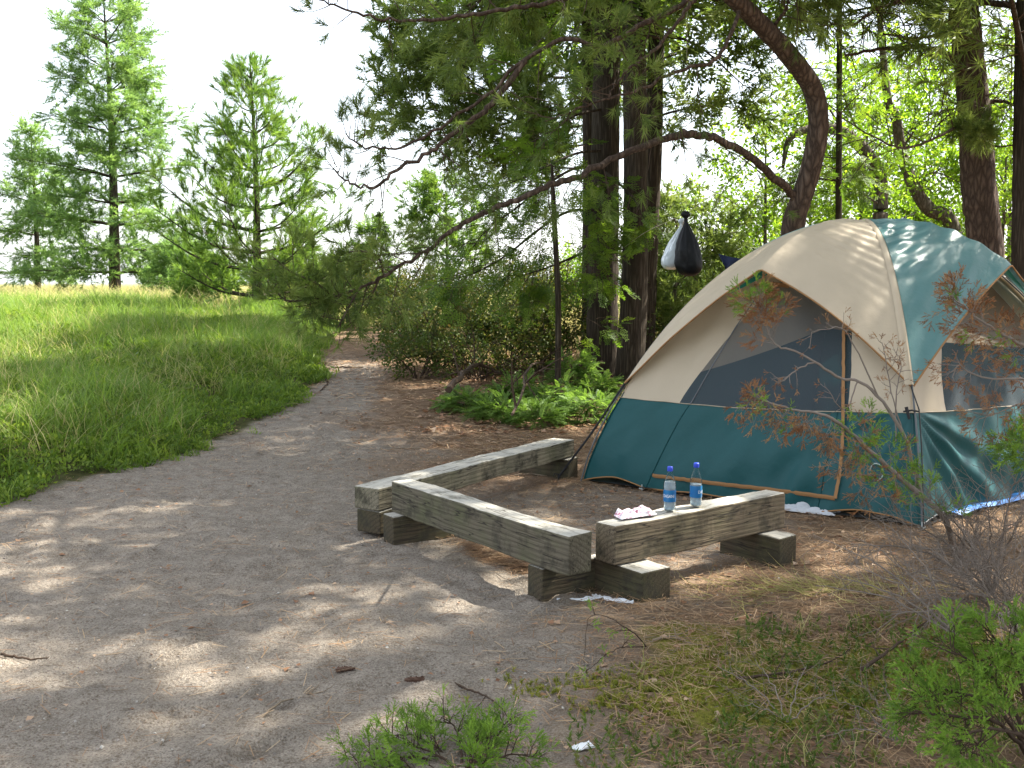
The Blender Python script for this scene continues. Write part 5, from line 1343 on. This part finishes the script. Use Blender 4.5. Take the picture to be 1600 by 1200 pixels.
# ---- fir seedlings with flat bright sprays
def seedling(px, py, ht, L_, label, n=11):
    L_ *= .85; ht *= .85
    T = Tree(); cr = MB(); g = Gp(px, py); b = np.array(g)
    P = T.limb([b - [0, 0, .02], b + [.02, 0, ht * .5], b + [.01, .02, ht]], .008, .003, 5, 12)
    for k in range(n):
        u = .12 + .85 * k / n; q0 = P[int(u * 11)]; an = k * 2.4; l = L_ * (1.05 - .7 * u) * (.75 + .4 * rng.random())
        e = q0 + np.array([math.cos(an) * l, math.sin(an) * l, .07 * l]); q = T.limb([q0, (q0 + e) / 2 + [0, 0, .05 * l], e], .004, .0015, 4, 6)
        T.twigs(q, 9, .15, .15, 1, up=.05, fwd=.9, r=.002, sub=3, taper=.5, flat=.9, step=.8)
    T.foliage(cr, T_FIR, 1.05, True, 0)
    root = thing('fir_seedling', label, 'seedling', g, 'bright seedlings on the needle litter'); part('stem', T.w, M['twig_dark'], root, True)
    part('sprays', merge(T.t, cr), [M['twig_dark'], M['seedling']], root)
for a in [(725, 640, .22, .42, 'leftmost low seedling spreading beside the litter'), (780, 655, .2, .42, 'low seedling between the leftmost and the lowest one'), (835, 664, .2, .38, 'lowest seedling, nearest the pale beam'),
          (865, 640, .3, .42, 'seedling in the middle of the bright group'), (915, 655, .25, .4, 'seedling nearest the teal corner of the tent'), (890, 612, .55, .42, 'tallest seedling, in front of the trio'), (810, 625, .22, .36, 'seedling behind the low middle ones'), (930, 618, .2, .3, 'small seedling at the foot of the dark trunks')]:
    seedling(*a)

# ---- junipers
JUN = tri_needles(34, .050, .0095, .0030, 25, 55, 60)
JUN2 = (np.vstack([JUN[0], JUN[0] * .7 @ np.array([[1, 0, 0], [0, .8, .6], [0, -.6, .8]]) + [0, 0, .012], JUN[0] * .7 @ np.array([[1, 0, 0], [0, .8, -.6], [0, .6, .8]]) + [0, 0, .02], JUN[0] * .65 @ np.array([[.8, 0, .6], [0, 1, 0], [-.6, 0, .8]]) + [0, 0, .03]]),
        np.vstack([JUN[1] + k * len(JUN[0]) for k in range(4)]))
T = Tree(); gr = MB(); dry = MB(); g = Gp(1500, 880)
main = T.limb([g - Vector((0, 0, .05))] + P3([(1478, 815, 4.75), (1440, 775, 4.7), (1400, 742, 4.65), (1360, 705, 4.6), (1320, 668, 4.55), (1285, 648, 4.5), (1240, 640, 4.5), (1200, 628, 4.5), (1168, 616, 4.5)]), .016, .003, 6, 44, .2, .002)
up1 = T.limb(P3([(1440, 775, 4.7), (1425, 720, 4.75), (1410, 675, 4.75), (1372, 620, 4.75), (1340, 596, 4.75), (1310, 590, 4.75), (1275, 566, 4.7), (1240, 548, 4.7), (1215, 540, 4.7), (1200, 520, 4.7), (1190, 490, 4.7), (1180, 465, 4.7)]), .010, .0025, 6, 44, .2, .002)
rt1 = T.limb(P3([(1640, 560, 4.6), (1600, 540, 4.6), (1560, 518, 4.6), (1530, 500, 4.6), (1508, 480, 4.6), (1485, 462, 4.6)]), .009, .003, 6, 24, .2, .002)
rt2 = T.limb(P3([(1660, 600, 4.5), (1600, 592, 4.5), (1550, 592, 4.5), (1515, 582, 4.5), (1498, 570, 4.5), (1488, 590, 4.5)]), .006, .002, 5, 24, .2, .001)
vb = [T.limb(P3(q), .004, .0015, 5, 14, .2, .002) for q in (
    [(1372, 620, 4.75), (1350, 570, 4.72), (1330, 530, 4.7), (1318, 515, 4.7), (1300, 512, 4.7), (1270, 520, 4.7), (1265, 545, 4.7)],
    [(1410, 675, 4.75), (1395, 620, 4.75), (1385, 570, 4.75), (1378, 535, 4.75)], [(1400, 690, 4.75), (1400, 620, 4.8), (1408, 570, 4.8), (1400, 550, 4.8)],
    [(1275, 566, 4.7), (1250, 575, 4.65), (1230, 590, 4.6), (1215, 600, 4.6)], [(1340, 596, 4.75), (1320, 640, 4.7), (1290, 605, 4.65)],
    [(1400, 742, 4.65), (1340, 740, 4.6), (1300, 720, 4.55)], [(1440, 775, 4.7), (1380, 775, 4.6), (1350, 760, 4.6)])]
def site(lst, tpl, mb, n, L_, u0, u1, up, r=.0022, sub=3, sc=1., ex=0, keep=1.):
    for P in lst: T.twigs(P, n, L_, u0, u1, up=up, fwd=.5, r=r, sub=sub, taper=.3, step=.7)
    T.foliage(mb, tpl, sc, False, ex, .015, keep)
site([up1], JUN2, dry, 20, .12, .74, 1., .1, sub=4, sc=1., ex=0); site([up1], JUN2, gr, 12, .13, .86, 1., .3, sub=4, sc=.9)
site([main], JUN2, dry, 44, .13, .36, 1., -.8, sub=4, sc=.9, ex=0); site([main], JUN2, gr, 7, .10, .72, .98, -.5, sub=3, sc=.8)
site(vb[:5], JUN2, dry, 9, .07, .3, 1., .0, sub=2, sc=.6, keep=.55)
site(vb[5:], JUN2, dry, 9, .10, .3, 1., -.5, sub=3, sc=.8, keep=.8)
site([main], JUN2, gr, 20, .17, .12, .50, .7, sub=5, sc=.95, ex=1, keep=.8)
site([rt1], JUN2, dry, 42, .14, .05, 1., -.1, sub=4, sc=.95, ex=0); site([rt1], JUN2, gr, 5, .12, .1, 1., .1, sub=3, sc=.9)
site([rt2], JUN2, dry, 18, .10, .0, 1., -.2, sub=3, sc=.8)
rt3 = T.limb(P3([(1650, 640, 4.5), (1600, 630, 4.5), (1560, 645, 4.5), (1530, 655, 4.5)]), .005, .002, 5, 16, .2); site([rt3], JUN2, dry, 14, .12, .1, 1., -.5, sub=4, sc=.85)
rt4 = T.limb(P3([(1660, 740, 4.4), (1620, 715, 4.4), (1585, 690, 4.4)]), .006, .002, 5, 14, .2); site([rt4], JUN2, gr, 14, .14, .2, 1., .3, sub=6, sc=1., ex=1)
root = thing('juniper', 'scraggly juniper with browned drooping sprays in front of the tent', 'juniper', g)
part('branches', merge(T.w, T.t), [M['twig_grey'], M['twig_grey']], root, True); part('green_sprays', gr, M['juniper'], root); part('browned_sprays', dry, M['juniper_dry'], root)
def juniper(base, stems, label, n, L_, sc=1., ex=1, up=.4, sub=6, r=.008, group='junipers in the foreground', kp=1.):
    global T
    T = Tree(); gr = MB(); b = np.array(base)
    for sq in stems:
        P = T.limb([b] + [np.array(at(*q)) for q in sq], r, r * .3, 5, 20, .15, .002)
        T.twigs(P, n, L_, .3, 1., up=up, fwd=.6, r=.0025, sub=sub, taper=.3, step=.7)
    T.foliage(gr, JUN2, sc, False, ex, .02, kp)
    root = thing('juniper', label, 'juniper', base, group)
    part('branches', merge(T.w, T.t), [M['twig_dark'], M['twig_dark']], root, True); part('sprays', gr, M['juniper'], root)
juniper(Gp(1620, 1200), [[(1580, 1100, 3.1), (1530, 1040, 3.1), (1475, 1015, 3.1)], [(1560, 1110, 3.0), (1490, 1080, 3.0), (1440, 1075, 3.0)], [(1600, 1080, 3.1), (1580, 1020, 3.15), (1545, 995, 3.2)], [(1630, 1080, 3.0), (1640, 1020, 3.05), (1620, 1000, 3.1)], [(1560, 1130, 2.9), (1490, 1120, 2.9), (1430, 1110, 2.9)], [(1650, 1100, 2.9), (1640, 1020, 2.95)], [(1600, 1150, 2.8), (1530, 1140, 2.8), (1500, 1160, 2.8)]],
        'bushy bright green juniper in the bottom right corner', 17, .13, .85, 0, .4)
juniper(Gp(720, 1215), [[(660, 1185, 3.15), (600, 1185, 3.15), (535, 1192, 3.15)], [(690, 1175, 3.2), (650, 1150, 3.25), (600, 1150, 3.3)], [(720, 1170, 3.2), (710, 1135, 3.3), (680, 1125, 3.35)], [(760, 1175, 3.2), (780, 1145, 3.3), (790, 1130, 3.3)], [(740, 1190, 3.1), (800, 1180, 3.1), (850, 1185, 3.1)], [(680, 1205, 3.05), (620, 1210, 3.05), (560, 1215, 3.05)], [(730, 1200, 3.0), (760, 1205, 3.0)], [(700, 1190, 3.1), (660, 1170, 3.15), (640, 1165, 3.2)], [(740, 1185, 3.15), (745, 1160, 3.2)]],
        'low spreading green juniper at the bottom middle of the picture', 11, .085, .8, 0, .8, 5, .005, kp=.9)
juniper(Gp(1010, 1010), [[(985, 985, 3.95), (925, 960, 3.95), (912, 1030, 3.9)], [(960, 1015, 3.9), (915, 1050, 3.85)]], 'sparse little juniper sprig growing from the litter before the big block', 3, .05, .7, 0, .4, 2, .003)

# ---- dry grey twiggy shrubs right foreground
def dead(base, tips, label, n=8, L_=.22, r=.005):
    T = Tree(); b = np.array(base)
    for q in tips:
        e = np.array(at(*q)); mid = b + (e - b) * .5 + np.array([0, 0, .10 * np.linalg.norm(e - b)])
        P = T.limb([b, mid, e], r, r * .3, 5, 14, .2, .004)
        T.twigs(P, n, L_, .2, 1., up=.15, fwd=.9, r=r * .35, sub=3, taper=.3, step=.6)
    root = thing('dead_shrub', label, 'dead shrub', base, 'dry twiggy shrubs in the right foreground')
    part('stems', merge(T.w, T.t), [M['twig_grey'], M['twig_grey']], root, True)
dead(Gp(1500, 1000), [(1270, 835, 4.6), (1300, 900, 4.4), (1275, 915, 4.3), (1360, 850, 4.5), (1400, 830, 4.5), (1330, 880, 4.4)], 'dry shrub whose long bare stems reach left towards the beam block', 7, .25)
dead(Gp(1550, 930), [(1450, 800, 4.6), (1500, 790, 4.6), (1540, 760, 4.7), (1590, 740, 4.7), (1420, 850, 4.5), (1480, 850, 4.6), (1600, 800, 4.6), (1570, 820, 4.5), (1380, 800, 4.7), (1330, 850, 4.6), (1460, 780, 4.6), (1520, 850, 4.5), (1400, 900, 4.4)], 'tangled dry shrub just below the blue tarp', 28, .26, .006)
dead(Gp(1600, 1000), [(1500, 900, 4.0), (1550, 880, 4.0), (1600, 860, 4.1), (1450, 930, 4.0), (1480, 880, 4.0), (1540, 930, 3.9), (1610, 900, 3.9), (1400, 960, 3.9), (1430, 900, 4.0), (1520, 860, 4.1), (1560, 960, 3.8)], 'tangled dry shrub behind the bright juniper at the right edge', 26, .24, .006)
dead(Gp(1230, 1130), [(1120, 1040, 3.6), (1180, 1030, 3.7), (1260, 1040, 3.6), (1310, 1080, 3.4), (1150, 1100, 3.4)], 'small wiry dead shrub rising from the green ground cover', 5, .16, .003)
dead(Gp(1400, 1160), [(1300, 1090, 3.2), (1340, 1060, 3.3), (1380, 1050, 3.3), (1290, 1150, 3.1), (1360, 1110, 3.2)], 'small wiry dead shrub at the left foot of the bright juniper', 6, .14, .003)
# ---- lone sticks, cones, roots
def stick(pts, r, label, name='stick', mat='wood_dead', lift=.0, tw=0, wob=.004):
    P = smooth_path([Gp(*q) + Vector((0, 0, r + lift)) for q in pts], 22); P[1:-1] += rng.normal(0, wob * .5, (20, 3)); mb = MB(); mb.tube(P, r, r * .4, 6, rough=.25)
    for k in range(tw):
        j = 4 + int(14 * rng.random()); d = nrm(rng.normal(0, 1, 3) * [1, 1, .2]); mb.tube([P[j], P[j] + d * .06, P[j] + d * .11 + [0, 0, .01]], r * .5, r * .2, 5)
    tag(mb.build(name, M[mat], None, True), label, name.replace('_', ' '))
stick([(2, 1024), (30, 1030), (60, 1032), (85, 1028)], .006, 'dark stick lying on the sand at the left edge of the picture', mat='twig_dark')
stick([(405, 1125), (440, 1098), (490, 1085), (552, 1078)], .0045, 'long thin pale stick curving across the sand near the bottom middle', tw=2)
stick([(250, 1165), (262, 1148), (270, 1130)], .003, 'short pale stick pointing upward near the bottom left')
stick([(1150, 1070), (1220, 1062), (1290, 1045), (1330, 1022)], .006, 'brown stick lying across the moss', mat='twig_dark', lift=.02, tw=3)
stick([(1345, 1068), (1380, 1045), (1420, 1012), (1450, 990)], .008, 'thick dark stick slanting up beside the moss', mat='twig_dark', lift=.05, tw=2)
stick([(1020, 1005), (1050, 1000), (1080, 1012)], .006, 'forked stick on the litter right of the big block', lift=.01, tw=2)
stick([(690, 1060), (730, 1078), (770, 1098), (800, 1130)], .005, 'bent twig lying above the low green juniper', mat='twig_dark', tw=2)
stick([(505, 585), (515, 572), (540, 573), (568, 571)], .016, 'dark root crossing the end of the path', name='root', mat='twig_dark', wob=.01)
stick([(508, 592), (512, 600), (500, 612)], .014, 'dark root end dropping beside the grass at the path end', name='root', mat='twig_dark', wob=.01)
stick([(508, 568), (520, 575), (528, 580)], .012, 'pale stub of root on the path end', name='root', wob=.01)
def cone(px, py, rot, label):
    c = Gp(px, py) + Vector((0, 0, .012)); d = np.array([math.cos(rot), math.sin(rot), 0]); mb = MB()
    mb.tube([np.array(c) - d * .04, np.array(c) - d * .02, np.array(c) + d * .02, np.array(c) + d * .04], [.005, .009, .008, .002], n=8, rough=.4)
    t = (np.array([(-.006, 0, 0), (.006, 0, 0), (.004, .002, .012), (-.004, .002, .012)]), np.array([(0, 1, 2, 3)]))
    th = rng.random(70) * 6.28; u = rng.uniform(-.038, .036, 70); s_ = np.array([-d[1], d[0], 0]); o_ = np.cos(th)[:, None] * s_ + np.sin(th)[:, None] * np.array([0, 0, 1.])
    mb.stamp((t[0] * .75, t[1]), np.array(c) + u[:, None] * d + o_ * .006, o_ + d * .9, .6 + .4 * rng.random(70))
    tag(mb.build('pine_cone', simple('cone_scales', (.11, .06, .04), .8)), label, 'pine cone', 'fallen pine cones')
cone(540, 1050, .2, 'fallen cone on the sand left of the other cone'); cone(648, 1066, .1, 'fallen cone just above the low green juniper')
